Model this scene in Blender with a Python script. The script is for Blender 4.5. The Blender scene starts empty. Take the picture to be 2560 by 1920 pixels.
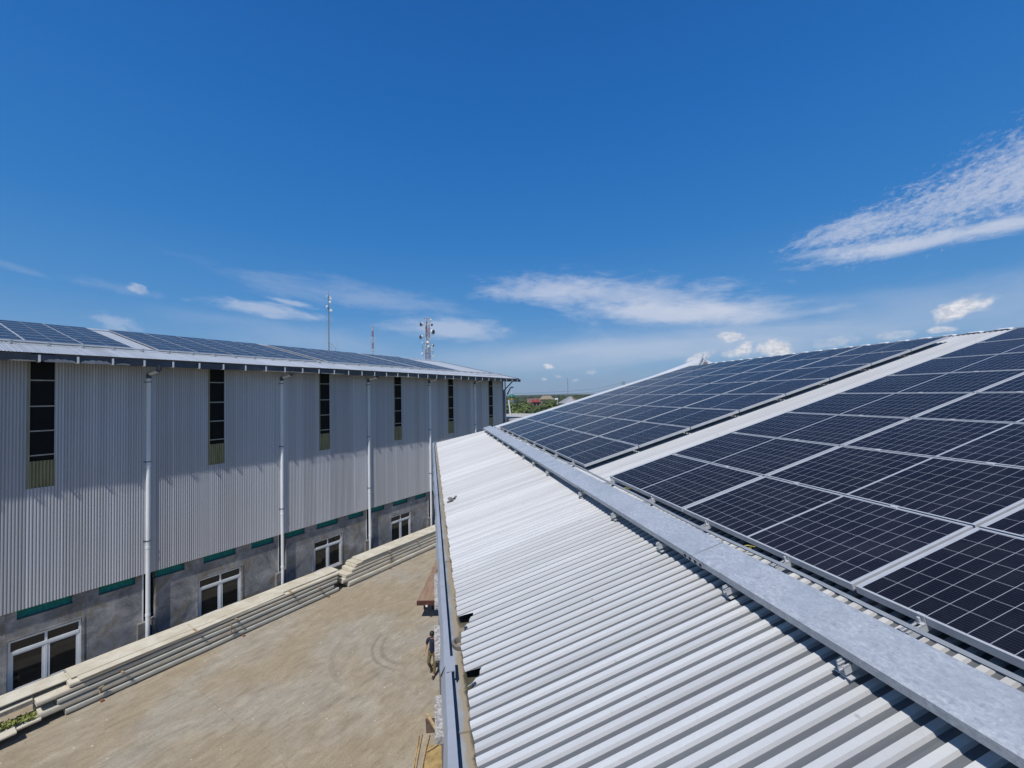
import bpy, bmesh, math, random
from mathutils import Vector as V, Matrix
random.seed(7)
R = math.radians
SC = bpy.context.scene
COL = SC.collection
ZC = 11.5                                   # camera height above the yard

# ------------------------------------------------------------------ camera
FPX = 1032.6                                # focal length in 2560-wide pixels
PIT, ROL = R(1.4575), R(1.045)
_u0 = V((0, -math.sin(PIT), math.cos(PIT))); _r0 = V((1, 0, 0)); FW = V((0, math.cos(PIT), math.sin(PIT)))
RT = _r0*math.cos(ROL) - _u0*math.sin(ROL); UP = _u0*math.cos(ROL) + _r0*math.sin(ROL)
cd = bpy.data.cameras.new('camera'); cam = bpy.data.objects.new('camera', cd); COL.objects.link(cam)
cd.sensor_width = 36.0; cd.lens = 36.0*FPX/2560; cd.clip_start = 0.05; cd.clip_end = 20000
m = Matrix.Identity(4)
for i in range(3):
    m[i][0] = RT[i]; m[i][1] = UP[i]; m[i][2] = -FW[i]
m[2][3] = ZC
cam.matrix_world = m
SC.camera = cam

def ray(x, y): return RT*((x-1280)/FPX) - UP*((y-960)/FPX) + FW
def at(x, y, Y):                            # a far point seen at pixel x,y, Y metres ahead
    d = ray(x, y); return d*(Y/d.y) + V((0, 0, ZC))

# ------------------------------------------------------------------ frames
yl = R(32.9151); DL = V((math.sin(yl), math.cos(yl), 0)); NL = V((-math.cos(yl), math.sin(yl), 0)); DW = 24.3294
def LW(t, a, z): return NL*(DW-a) + DL*t + V((0, 0, z+ZC))        # left hall: along wall, out from wall, height from camera
yr = R(-11.1868); sr = R(15.6642)
DU = V((math.sin(yr), math.cos(yr), 0)); RR = V((math.cos(yr), -math.sin(yr), 0))
DV = RR*math.cos(sr) + V((0, 0, math.sin(sr))); NR = DV.cross(DU)
def RP(u, v, w): return NR*(w-2.0) + DU*u + DV*v + V((0, 0, ZC))  # right roof: along ridge, up slope, above pan
def RH(u, r, z): return DU*u + RR*r + V((0, 0, z+ZC))
sl = R(12.4); VL = NL*math.cos(sl) + V((0, 0, math.sin(sl))); NNL = DL.cross(VL)
def zE(t): return 1.895 - 0.0065*t
def LR(t, v, w): return LW(t, 1.2, zE(t)) + VL*v + NNL*w
def GW(x, y, z=0): return V((x, y, z))

# ------------------------------------------------------------------ mesh builder
class MB:
    def __init__(s): s.v = []; s.f = []; s.m = []
    def add(s, vs, fs, mi=0):
        o = len(s.v); s.v += [V(p) for p in vs]
        for f in fs: s.f.append([o+i for i in f]); s.m.append(mi)
    def box8(s, P, mi=0):                    # P(i,j,k) -> point
        vs = [P(i, j, k) for i in (0, 1) for j in (0, 1) for k in (0, 1)]
        s.add(vs, [(0,1,3,2),(4,6,7,5),(0,4,5,1),(2,3,7,6),(0,2,6,4),(1,5,7,3)], mi)
    def box(s, fr, a, b, mi=0):              # frame function, lo corner, hi corner
        s.box8(lambda i, j, k: fr(b[0] if i else a[0], b[1] if j else a[1], b[2] if k else a[2]), mi)
    def beam(s, p, q, w, h=None, mi=0, up=V((0,0,1))):
        p = V(p); q = V(q); h = h or w; d = (q-p).normalized()
        if abs(d.dot(up)) > .98: up = V((1,0,0))
        x = d.cross(up).normalized(); y = x.cross(d)
        s.box8(lambda i,j,k: (q if i else p) + x*(w/2 if j else -w/2) + y*(h/2 if k else -h/2), mi)
    def tube(s, pts, r, n=8, mi=0, cap=True):
        pts = [V(p) for p in pts]; rs = r if isinstance(r, (list, tuple)) else [r]*len(pts)
        o = len(s.v); ref = None
        for i, p in enumerate(pts):
            d = (pts[min(i+1, len(pts)-1)] - pts[max(i-1, 0)]).normalized()
            if ref is None: ref = d.orthogonal().normalized()
            x = (ref - d*ref.dot(d)).normalized(); ref = x; y = d.cross(x)
            for k in range(n):
                a = 2*math.pi*k/n; s.v.append(p + (x*math.cos(a) + y*math.sin(a))*rs[i])
        for i in range(len(pts)-1):
            for k in range(n):
                s.f.append([o+i*n+k, o+i*n+(k+1) % n, o+(i+1)*n+(k+1) % n, o+(i+1)*n+k]); s.m.append(mi)
        if cap:
            s.f.append([o+k for k in range(n)][::-1]); s.m.append(mi)
            e = o+(len(pts)-1)*n; s.f.append([e+k for k in range(n)]); s.m.append(mi)
    def sweep(s, prof, fr0, fr1, mi=0, close=False, caps=False):
        n = len(prof); vs = [fr0(*p) for p in prof] + [fr1(*p) for p in prof]
        rng = range(n if close else n-1)
        fs = [(i, (i+1) % n, n+(i+1) % n, n+i) for i in rng]
        if caps: fs += [tuple(range(n))[::-1], tuple(range(n, 2*n))]
        s.add(vs, fs, mi)
    def lathe(s, c, prof, n=16, mi=0, ax=V((0,0,1))):
        ax = V(ax).normalized(); x = ax.orthogonal().normalized(); y = ax.cross(x); o = len(s.v); c = V(c)
        for r, h in prof:
            for k in range(n):
                a = 2*math.pi*k/n; s.v.append(c + ax*h + (x*math.cos(a)+y*math.sin(a))*r)
        for i in range(len(prof)-1):
            for k in range(n):
                s.f.append([o+i*n+k, o+i*n+(k+1) % n, o+(i+1)*n+(k+1) % n, o+(i+1)*n+k]); s.m.append(mi)
    def build(s, name, mats, parent=None, smooth=False, base=None, flip=False):
        if not isinstance(mats, (list, tuple)): mats = [mats]
        if parent is not None: base = parent.matrix_world.translation.copy() if parent.get('_p') is None else V(parent['_p'])
        elif base is None: base = V((0, 0, 0))
        me = bpy.data.meshes.new(name); me.from_pydata([tuple(p-base) for p in s.v], [], s.f)
        for q in mats: me.materials.append(q)
        me.polygons.foreach_set('material_index', s.m)
        me.polygons.foreach_set('use_smooth', [smooth]*len(me.polygons))
        bm = bmesh.new(); bm.from_mesh(me); bmesh.ops.recalc_face_normals(bm, faces=bm.faces); bm.to_mesh(me); bm.free()
        o = bpy.data.objects.new(name, me); COL.objects.link(o)
        if parent is not None: o.parent = parent; WP[o.name] = base
        else: o.location = base
        return o
WP = {}
def tag(o, label=None, cat=None, group=None, kind=None):
    if label: o['label'] = label
    if cat: o['category'] = cat
    if group: o['group'] = group
    if kind: o['kind'] = kind
    return o
def thing(name, label, cat, loc, group=None):
    o = bpy.data.objects.new(name, None); COL.objects.link(o); o.location = loc; o.empty_display_size = .2
    o.matrix_world = Matrix.Translation(V(loc))
    return tag(o, label, cat, group)
def sub(mb, name, mats, part, smooth=False):             # sub-part: part's world base is its thing's location
    base = part.parent.matrix_world.translation.copy()
    o = mb.build(name, mats, None, smooth, base=base); o.location = (0, 0, 0); o.parent = part
    return o

# ------------------------------------------------------------------ materials
def nt(m):
    m.use_nodes = True; t = m.node_tree; t.nodes.clear(); return t
class G:                                     # tiny node-graph helper
    def __init__(s, t): s.t = t
    def n(s, typ, **kw):
        x = s.t.nodes.new(typ)
        for k, v in kw.items():
            if k.startswith('i_'):
                key = k[2:]; key = int(key) if key.isdigit() else key
                s.set(x.inputs[key], v)
            else: setattr(x, k, v)
        return x
    def set(s, inp, v):
        if hasattr(v, 'is_output') or hasattr(v, 'links'): s.t.links.new(v, inp)
        else: inp.default_value = v
    def math(s, op, a, b=None, c=None, clamp=False):
        x = s.t.nodes.new('ShaderNodeMath'); x.operation = op; x.use_clamp = clamp
        for i, v in enumerate((a, b, c)):
            if v is not None: s.set(x.inputs[i], v)
        return x.outputs[0]
    def mix(s, f, a, b, typ='MIX'):
        x = s.t.nodes.new('ShaderNodeMix'); x.data_type = 'RGBA'; x.blend_type = typ
        s.set(x.inputs[0], f); s.set(x.inputs[6], a); s.set(x.inputs[7], b); return x.outputs[2]
    def ramp(s, f, stops):
        x = s.t.nodes.new('ShaderNodeValToRGB'); s.set(x.inputs[0], f); e = x.color_ramp.elements
        while len(e) < len(stops): e.new(.5)
        for q, (p, c) in zip(e, stops): q.position = p; q.color = c if len(c) == 4 else (*c, 1)
        return x.outputs[0]
    def smooth(s, v, lo, hi):
        x = s.t.nodes.new('ShaderNodeMapRange'); x.interpolation_type = 'SMOOTHSTEP'
        s.set(x.inputs[0], v); s.set(x.inputs[1], lo); s.set(x.inputs[2], hi); return x.outputs[0]
    def noise(s, vec, scale, detail=4, rough=.55, dist=0):
        x = s.t.nodes.new('ShaderNodeTexNoise'); s.set(x.inputs['Vector'], vec)
        x.inputs['Scale'].default_value = scale; x.inputs['Detail'].default_value = detail
        x.inputs['Roughness'].default_value = rough; x.inputs['Distortion'].default_value = dist
        return x.outputs[0]
    def mapping(s, vec, rot=(0,0,0), scale=(1,1,1), loc=(0,0,0)):
        x = s.t.nodes.new('ShaderNodeMapping'); s.set(x.inputs[0], vec)
        x.inputs[1].default_value = loc; x.inputs[2].default_value = rot; x.inputs[3].default_value = scale
        return x.outputs[0]
def c4(c): return (*c, 1) if len(c) == 3 else c
def mat(name, col, rough=.6, metal=0, var=.12, scale=3.0, stretch=(1,1,1), rot=(0,0,0), bump=0, bscale=40, col2=None, spec=.5, rvar=0, coord='Object'):
    """base colour with fractal variation; bump"""
    mm = bpy.data.materials.new(name); t = nt(mm); g = G(t)
    out = g.n('ShaderNodeOutputMaterial'); p = g.n('ShaderNodeBsdfPrincipled'); t.links.new(p.outputs[0], out.inputs[0])
    tc = g.n('ShaderNodeTexCoord').outputs[coord]
    vec = g.mapping(tc, rot, stretch)
    n1 = g.noise(vec, scale, 6, .6)
    c2 = col2 or tuple(x*(1-2.2*var) for x in col[:3])
    f = g.smooth(n1, .3, .7)
    p.inputs['Base Color'].default_value = c4(col)
    g.set(p.inputs['Base Color'], g.mix(f, c4(col), c4(c2)))
    p.inputs['Roughness'].default_value = rough; p.inputs['Metallic'].default_value = metal
    p.inputs['Specular IOR Level'].default_value = spec
    if rvar: g.set(p.inputs['Roughness'], g.math('ADD', rough-rvar/2, g.math('MULTIPLY', n1, rvar)))
    if bump:
        b = g.n('ShaderNodeBump', i_Strength=bump, i_Distance=.01); g.set(b.inputs['Height'], g.noise(vec, bscale, 5))
        t.links.new(b.outputs[0], p.inputs['Normal'])
    return mm
M = {}
M['alu'] = mat('aluminium', (.54,.55,.56), .45, .2, .06, 6)
M['bar'] = mat('dull_zinc_bar', (.34,.36,.375), .5, .2, .1, 5)
M['steel'] = mat('painted_steel_white', (.70,.71,.72), .45, 0, .06, 4)
M['white'] = mat('white_paint', (.74,.75,.76), .4, 0, .05, 2)
M['pvc'] = mat('white_pvc', (.78,.80,.80), .32, 0, .10, 1.2, (1,1,.3))
M['gutterdark'] = mat('dark_gutter_steel', (.075,.095,.13), .42, .35, .12, 2, bump=.15, bscale=6)
M['lip'] = mat('pale_reflection_lip', (.50,.52,.55), .4, .5, .1, 3)
M['batten'] = mat('steel_batten', (.45,.43,.36), .5, .2, .1)
M['dark'] = mat('dark_void', (.007,.007,.006), .6, 0, .1, spec=.12)
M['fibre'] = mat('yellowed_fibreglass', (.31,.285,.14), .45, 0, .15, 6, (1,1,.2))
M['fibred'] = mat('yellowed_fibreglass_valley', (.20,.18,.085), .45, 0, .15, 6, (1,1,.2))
M['net'] = mat('green_shade_net', (.006,.27,.215), .75, 0, .2, 14, bump=.5, bscale=60)
M['conc'] = mat('raw_concrete', (.24,.22,.20), .9, 0, .2, 3, bump=.4)
M['timber'] = mat('weathered_timber', (.36,.27,.17), .8, 0, .18, 5, (1,1,6), bump=.3)
M['timberred'] = mat('reddish_timber', (.20,.09,.05), .8, 0, .2, 5)
M['cream'] = mat('cream_coated_steel', (.62,.575,.465), .5, 0, .11, 1.6, (1,1,3), col2=(.50,.44,.33))
M['creamg'] = mat('grey_cream_steel', (.50,.49,.42), .5, 0, .09, 1.0)
M['rustbr'] = mat('brown_deck_boards', (.33,.215,.14), .75, 0, .16, 2.5, (4,.6,1), bump=.2)
M['rustred'] = mat('red_oxide_beam', (.10,.034,.022), .6, 0, .2, 4)
M['ply'] = mat('tan_plywood', (.42,.29,.12), .8, 0, .2, 4, bump=.2)
M['brownply'] = mat('dark_brown_board', (.10,.065,.045), .85, 0, .2, 5)
M['stick'] = mat('pale_timber', (.50,.36,.20), .8, 0, .18, 8)
M['moss'] = mat('moss_leaves', (.24,.27,.06), .8, 0, .25, 9)
M['navy'] = mat('navy_cloth', (.012,.014,.045), .85, 0, .2, 20)
M['khaki'] = mat('khaki_cloth', (.16,.115,.045), .85, 0, .2, 15)
M['skin'] = mat('skin', (.36,.19,.12), .55, 0, .05, 8)
M['hair'] = mat('black_hair', (.012,.010,.009), .6, 0, .2, 30)
M['boot'] = mat('dark_boots', (.025,.025,.02), .6, 0, .2, 20)
M['towerw'] = mat('tower_white', (.60,.60,.60), .6, 0, .1, .5)
M['towerr'] = mat('tower_red', (.30,.07,.05), .6, 0, .1, .5)
M['towerg'] = mat('tower_grey', (.30,.31,.33), .6, .2, .1, .5)
M['dishw'] = mat('dish_white', (.78,.78,.78), .5, 0, .04, 1)
M['dishd'] = mat('dish_dark', (.05,.05,.055), .6, 0, .1, 1)
M['bark'] = mat('bark', (.10,.075,.05), .9, 0, .2, 3, bump=.5)
M['roofbrown'] = mat('brown_tile_roof', (.30,.235,.16), .85, 0, .14, 1.5)
M['roofred'] = mat('red_tile_roof', (.40,.05,.04), .8, 0, .14, 1.5)
M['roofgrey'] = mat('grey_sheet_roof', (.33,.33,.34), .7, 0, .12, .8, (1,8,1))
M['wallpink'] = mat('faded_pink_wall', (.36,.22,.19), .9, 0, .2, .8)
M['wallgrey'] = mat('pale_house_wall', (.46,.44,.40), .9, 0, .12, .8)
M['domeg'] = mat('green_dome', (.01,.14,.09), .4, 0, .1, 1)
M['domey'] = mat('yellow_drum', (.62,.40,.06), .5, 0, .08, 1)
M['wire'] = mat('dark_cable', (.05,.05,.055), .6, 0, .05, 1)
M['bolt'] = mat('grey_screw', (.10,.10,.10), .6, .3, .1, 20)
M['orange'] = mat('orange_cable', (.45,.10,.04), .6, 0, .1, 20)
M['cableyel'] = mat('yellow_tie', (.55,.45,.10), .5, 0, .1, 20)

def galv(name, base, rough, metal, streak, axis_rot=0, spot=.5, coord='Object', rustamt=0, sheet=.7, ribv=.10, sheetv=.07, lap=0):
    """profiled zinc-aluminium sheet: fine spangle, streaks along the ribs, sheet-to-sheet difference, dirt spots"""
    mm = bpy.data.materials.new(name); t = nt(mm); g = G(t)
    out = g.n('ShaderNodeOutputMaterial'); p = g.n('ShaderNodeBsdfPrincipled'); t.links.new(p.outputs[0], out.inputs[0])
    tc = g.n('ShaderNodeTexCoord').outputs[coord]
    v = g.mapping(tc, (0,0,axis_rot))
    vs = g.mapping(v, (0,0,0), streak)
    n1 = g.noise(vs, 1.0, 5, .6)
    n2 = g.noise(v, 45, 3, .7)
    n3 = g.noise(v, .35, 3, .5)
    c = g.mix(g.smooth(n1, .3, .75), c4(base), c4(tuple(x*.84 for x in base)))
    c = g.mix(g.smooth(n2, .35, .75), c, c4(tuple(x*.90 for x in base)))
    c = g.mix(g.math('MULTIPLY', g.smooth(n3, .4, .7), .35), c, c4((base[0]*.86, base[1]*.84, base[2]*.80)))
    sp = g.noise(v, 9, 2, .5)
    c = g.mix(g.math('MULTIPLY', g.smooth(sp, .72, .78), spot), c, (.16,.14,.12,1))
    if rustamt:
        rr = g.noise(g.mapping(v, (0,0,0), (3,3,.3)), 1.6, 6, .7)
        c = g.mix(g.math('MULTIPLY', g.smooth(rr, .62, .8), rustamt), c, (.20,.15,.10,1))
    along = g.n('ShaderNodeSeparateXYZ', i_0=v).outputs[1]
    for pch, am in ((.0875, ribv), (sheet, sheetv)):
        if am:
            w = g.n('ShaderNodeTexWhiteNoise', noise_dimensions='1D'); g.set(w.inputs['W'], g.math('FLOOR', g.math('DIVIDE', along, pch)))
            k = g.math('SUBTRACT', 1+am, g.math('MULTIPLY', w.outputs['Value'], 2*am))
            sc = g.n('ShaderNodeVectorMath', operation='SCALE', i_0=c); g.set(sc.inputs['Scale'], k); c = sc.outputs[0]
    if lap:
        e = g.math('FRACT', g.math('DIVIDE', along, sheet)); c = g.mix(g.math('MULTIPLY', g.math('LESS_THAN', e, .05), lap), c, (.75,.76,.78,1))
    g.set(p.inputs['Base Color'], c)
    g.set(p.inputs['Roughness'], g.math('ADD', rough-.06, g.math('MULTIPLY', n2, .12)))
    p.inputs['Metallic'].default_value = metal; p.inputs['Specular IOR Level'].default_value = .3
    return mm
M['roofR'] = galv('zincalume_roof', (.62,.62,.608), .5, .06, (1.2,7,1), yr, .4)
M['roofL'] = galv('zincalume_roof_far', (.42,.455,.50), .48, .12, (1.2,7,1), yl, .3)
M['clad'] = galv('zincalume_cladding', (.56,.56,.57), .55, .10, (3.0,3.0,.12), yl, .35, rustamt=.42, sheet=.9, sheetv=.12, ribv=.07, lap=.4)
M['roofRv'] = galv('zincalume_roof_valley_shade', (.150,.157,.165), .55, .06, (1.2,7,1), yr, .4, rustamt=.25)  # dark valley tone paints in the reflected contrast between ribs
M['roofRs'] = galv('zincalume_roof_side_shade', (.46,.455,.45), .5, .06, (1.2,7,1), yr, .3)  # sides darkened in colour for the darker sky they would mirror
M['roofLv'] = galv('zincalume_far_valley_shade', (.27,.30,.33), .55, .08, (1.2,7,1), yl, .3)  # same rib contrast painted into the hall roof's valleys
M['cladv'] = galv('zincalume_cladding_valley_shade', (.42,.42,.43), .6, .06, (3.0,3.0,.12), yl, .3, rustamt=.35, sheet=.9, sheetv=.09, ribv=.05)  # darker copy puts the lit and shaded rib stripes into the colour
M['vergew'] = galv('bright_verge_sheet', (.66,.68,.70), .45, .1, (1.5,8,1), yr, .2, ribv=0, sheet=2.4)
M['flash'] = galv('zincalume_flashing', (.40,.42,.45), .45, .25, (1.5,8,1), yr, .4, ribv=0, sheet=2.4)

def m_tray():
    mm = bpy.data.materials.new('hot_dip_galvanised'); t = nt(mm); g = G(t)
    out = g.n('ShaderNodeOutputMaterial'); p = g.n('ShaderNodeBsdfPrincipled'); t.links.new(p.outputs[0], out.inputs[0])
    tc = g.n('ShaderNodeTexCoord').outputs['Object']; v = g.mapping(tc, (0,0,yr), (1,1,1))
    n1 = g.noise(g.mapping(v, (0,0,.5), (9,6,5)), 4.6, 9, .78, .8)
    n2 = g.noise(v, 4, 4, .5); n3 = g.noise(v, 60, 3, .6)
    c = g.ramp(n1, [(.32,(.33,.35,.365)), (.44,(.49,.51,.53)), (.55,(.58,.60,.615)), (.68,(.75,.765,.78))])
    c = g.mix(g.math('MULTIPLY', g.smooth(n2,.42,.68), .45), c, (.40,.43,.46,1))
    c = g.mix(g.math('MULTIPLY', g.smooth(n3,.5,.8), .25), c, (.25,.28,.33,1))
    g.set(p.inputs['Base Color'], c); p.inputs['Metallic'].default_value = .45
    g.set(p.inputs['Roughness'], g.math('ADD', .42, g.math('MULTIPLY', n1, .25)))
    return mm
M['tray'] = m_tray()

def m_glass():
    """mono half-cut cells behind glass: 20 x 6 half cells, pale gaps, busbars, reflective cover"""
    mm = bpy.data.materials.new('solar_cells'); t = nt(mm); g = G(t)
    out = g.n('ShaderNodeOutputMaterial'); p = g.n('ShaderNodeBsdfPrincipled'); t.links.new(p.outputs[0], out.inputs[0])
    tc = g.n('ShaderNodeTexCoord').outputs['Object']
    sx = g.n('ShaderNodeSeparateXYZ', i_0=tc); X, Y = sx.outputs[0], sx.outputs[1]
    ax = g.math('SUBTRACT', g.math('ABSOLUTE', X), .009)
    px, py = .0846, .1677
    fx = g.math('FRACT', g.math('DIVIDE', ax, px)); dx = g.math('MULTIPLY', g.math('SUBTRACT', .5, g.math('ABSOLUTE', g.math('SUBTRACT', fx, .5))), px)
    fy = g.math('FRACT', g.math('DIVIDE', g.math('ADD', Y, py*3), py)); dy = g.math('MULTIPLY', g.math('SUBTRACT', .5, g.math('ABSOLUTE', g.math('SUBTRACT', fy, .5))), py)
    gap = g.math('MAXIMUM', g.math('LESS_THAN', dx, .0013), g.math('LESS_THAN', dy, .0011))
    edge = g.math('MAXIMUM', g.math('GREATER_THAN', ax, px*10), g.math('GREATER_THAN', g.math('ABSOLUTE', Y), py*3))
    mid = g.math('LESS_THAN', ax, 0)
    white = g.math('MAXIMUM', gap, g.math('MAXIMUM', edge, mid))
    fb = g.math('FRACT', g.math('MULTIPLY', Y, 1/.0186)); bus = g.math('LESS_THAN', g.math('ABSOLUTE', g.math('SUBTRACT', fb, .5)), .025)
    oi = g.n('ShaderNodeObjectInfo').outputs['Random']
    cell = g.mix(oi, (.0045,.0060,.0150,1), (.0080,.0098,.0220,1))
    cell = g.mix(g.math('MULTIPLY', bus, .45), cell, (.16,.17,.20,1))
    dust = g.noise(tc, 2.2, 5, .6)
    c = g.mix(white, cell, (.36,.38,.42,1))
    c = g.mix(g.math('ADD', .006, g.math('MULTIPLY', g.smooth(dust,.35,.8), .020)), c, (.46,.46,.47,1))
    g.set(p.inputs['Base Color'], c)
    g.set(p.inputs['Roughness'], g.math('ADD', .10, g.math('MULTIPLY', dust, .16)))
    p.inputs['IOR'].default_value = 1.17; p.inputs['Specular IOR Level'].default_value = .16; p.inputs['Specular Tint'].default_value = (1,.74,.58,1)
    return mm
M['glass'] = m_glass()

def m_masonry():
    mm = bpy.data.materials.new('stained_cement_render'); t = nt(mm); g = G(t)
    out = g.n('ShaderNodeOutputMaterial'); p = g.n('ShaderNodeBsdfPrincipled'); t.links.new(p.outputs[0], out.inputs[0])
    tc = g.n('ShaderNodeTexCoord').outputs['Object']; v = g.mapping(tc, (0,0,yl))
    n1 = g.noise(v, .9, 10, .74, .5); n2 = g.noise(g.mapping(v,(0,0,0),(1.5,1.5,.22)), 1.6, 6, .62); n3 = g.noise(v, 1.1, 5, .6, .8); n4 = g.noise(v, 22, 5, .6)
    c = g.ramp(n1, [(.34,(.10,.10,.105)), (.44,(.20,.20,.205)), (.54,(.29,.287,.28)), (.64,(.44,.42,.385))])
    c = g.mix(g.math('MULTIPLY', g.smooth(n3,.50,.66), .75), c, (.20,.165,.11,1))
    c = g.mix(g.math('MULTIPLY', g.smooth(n2,.55,.75), .4), c, (.30,.29,.28,1))
    c = g.mix(g.math('MULTIPLY', g.smooth(g.noise(v,2.6,3,.5),.70,.74), .4), c, (.40,.40,.40,1))
    c = g.mix(g.math('MULTIPLY', g.smooth(n4,.4,.8), .3), c, (.10,.10,.11,1))
    g.set(p.inputs['Base Color'], c); p.inputs['Roughness'].default_value = .9
    b = g.n('ShaderNodeBump', i_Strength=.6, i_Distance=.03); g.set(b.inputs['Height'], n4); t.links.new(b.outputs[0], p.inputs['Normal'])
    return mm
M['masonry'] = m_masonry()

def m_yard():
    mm = bpy.data.materials.new('dusty_concrete_yard'); t = nt(mm); g = G(t)
    out = g.n('ShaderNodeOutputMaterial'); p = g.n('ShaderNodeBsdfPrincipled'); t.links.new(p.outputs[0], out.inputs[0])
    tc = g.n('ShaderNodeTexCoord').outputs['Object']; v = g.mapping(tc, (0,0,yl))      # y now runs along the hall
    n1 = g.noise(g.mapping(v,(0,0,.10),(2.0,.8,1)), 1.2, 12, .74, .35)
    n2 = g.noise(v, .22, 5, .55, .4); n3 = g.noise(g.mapping(v,(0,0,-.08),(5,1.2,1)), 1.4, 9, .75, .3); n4 = g.noise(v, 17, 9, .85)
    n5 = g.noise(g.mapping(v,(0,0,0),(2.2,1.1,1)), 2.0, 6, .7, 1.2)
    c = g.ramp(n1, [(.30,(.19,.155,.107)), (.43,(.285,.239,.172)), (.55,(.355,.302,.222)), (.70,(.46,.405,.31))])
    c = g.mix(g.math('MULTIPLY', g.smooth(n2,.42,.68), .55), c, (.30,.225,.13,1))
    c = g.mix(g.math('MULTIPLY', g.smooth(n2,.56,.36), .40), c, (.34,.325,.29,1))
    c = g.mix(g.math('MULTIPLY', g.smooth(n3,.50,.66), .55), c, (.185,.148,.10,1))
    c = g.mix(g.math('MULTIPLY', g.smooth(n5,.64,.74), .30), c, (.50,.46,.38,1))
    c = g.mix(g.math('MULTIPLY', g.smooth(n5,.40,.30), .55), c, (.33,.20,.095,1))
    c = g.mix(g.math('MULTIPLY', g.smooth(n4,.48,.66), .6), c, (.17,.14,.10,1))
    c = g.mix(g.math('MULTIPLY', g.smooth(n4,.46,.32), .5), c, (.56,.51,.43,1))
    vo = g.n('ShaderNodeTexVoronoi'); g.set(vo.inputs['Vector'], v); vo.inputs['Scale'].default_value = 2.6
    chip = g.math('MULTIPLY', g.math('LESS_THAN', vo.outputs['Distance'], .085), g.math('GREATER_THAN', g.n('ShaderNodeSeparateColor', i_0=vo.outputs['Color']).outputs[0], .62))
    c = g.mix(g.math('MULTIPLY', chip, .7), c, (.60,.56,.48,1))
    vp = g.n('ShaderNodeTexVoronoi'); g.set(vp.inputs['Vector'], v); vp.inputs['Scale'].default_value = 5.5
    peb = g.math('MULTIPLY', g.math('LESS_THAN', vp.outputs['Distance'], .10), g.math('GREATER_THAN', g.n('ShaderNodeSeparateColor', i_0=vp.outputs['Color']).outputs[1], .75))
    c = g.mix(g.math('MULTIPLY', peb, .55), c, (.12,.10,.075,1))
    # two pairs of turning tyre marks: arcs round a centre in the yard
    s = g.n('ShaderNodeSeparateXYZ', i_0=tc); x, y = s.outputs[0], s.outputs[1]
    nz = g.math('MULTIPLY', g.math('SUBTRACT', g.noise(v, 5, 6, .7), .5), .26)
    for (cx, cy, rad, wid, a0, a1, amt) in ((-4.7,19.6,1.55,.12,165,258,.6), (-4.7,19.6,1.95,.10,158,262,.65), (-5.2,19.4,3.1,.16,150,235,.32), (-10,8,10.3,.16,15,75,.22), (-10,8,11.9,.16,15,75,.2)):
        ddx = g.math('SUBTRACT', x, cx); ddy = g.math('SUBTRACT', y, cy)
        rr = g.math('ADD', g.math('SQRT', g.math('ADD', g.math('MULTIPLY', ddx, ddx), g.math('MULTIPLY', ddy, ddy))), nz)
        ang = g.math('MULTIPLY', g.math('ARCTAN2', ddy, ddx), 180/math.pi); ang = g.math('MODULO', g.math('ADD', ang, 360), 360)
        band = g.smooth(g.math('ABSOLUTE', g.math('SUBTRACT', rr, rad)), wid, wid*.45)
        sec = g.math('MULTIPLY', g.smooth(ang, a0-12, a0+12), g.smooth(ang, a1+12, a1-12))
        tread = g.math('ADD', .6, g.math('MULTIPLY', .4, g.math('SINE', g.math('MULTIPLY', ang, 2.6))))
        c = g.mix(g.math('MULTIPLY', g.math('MULTIPLY', band, sec), g.math('MULTIPLY', tread, amt)), c, (.13,.11,.085,1))
    # slab joints
    sv = g.n('ShaderNodeSeparateXYZ', i_0=v)
    for o_, pch in ((sv.outputs[0], 5.0), (sv.outputs[1], 6.0)):
        w_ = g.math('MULTIPLY', g.math('SUBTRACT', g.noise(v, 2.5, 4, .6), .5), .12)
        d_ = g.math('ABSOLUTE', g.math('SUBTRACT', g.math('FRACT', g.math('ADD', g.math('DIVIDE', g.math('ADD', o_, w_), pch), .31)), .5))
        c = g.mix(g.math('MULTIPLY', g.math('LESS_THAN', d_, .0022), g.math('MULTIPLY', g.smooth(n3,.40,.6), .45)), c, (.15,.125,.09,1))
    g.set(p.inputs['Base Color'], c); p.inputs['Roughness'].default_value = .92
    b = g.n('ShaderNodeBump', i_Strength=.5, i_Distance=.03); g.set(b.inputs['Height'], g.math('ADD', n4, n3)); t.links.new(b.outputs[0], p.inputs['Normal'])
    return mm
M['yard'] = m_yard()
M['field'] = mat('green_fields', (.075,.11,.03), .95, 0, .25, .02, col2=(.13,.13,.055))

def m_cap():
    mm = bpy.data.materials.new('gutter_bed'); t = nt(mm); g = G(t)
    out = g.n('ShaderNodeOutputMaterial'); p = g.n('ShaderNodeBsdfPrincipled'); t.links.new(p.outputs[0], out.inputs[0])
    tc = g.n('ShaderNodeTexCoord').outputs['Object']
    s = g.n('ShaderNodeSeparateXYZ', i_0=g.mapping(tc, (0,0,yr), (1,1,1), (11.0,0,0)))
    n1 = g.noise(tc, 7, 6, .65, .6); n2 = g.noise(tc, 2.2, 4, .5)
    edge = g.math('ADD', s.outputs[0], g.math('MULTIPLY', g.math('SUBTRACT', n1, .5), .10))
    c = g.mix(g.smooth(n2,.35,.65), (.20,.22,.24,1), (.30,.32,.34,1))
    c = g.mix(g.smooth(edge, .165, .19), c, (.30,.25,.185,1))
    c = g.mix(g.math('MULTIPLY', g.smooth(edge, .205, .235), g.smooth(n2,.38,.55)), c, (.055,.052,.03,1))
    g.set(p.inputs['Base Color'], c); p.inputs['Roughness'].default_value = .85
    return mm
M['bed'] = m_cap()

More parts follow.
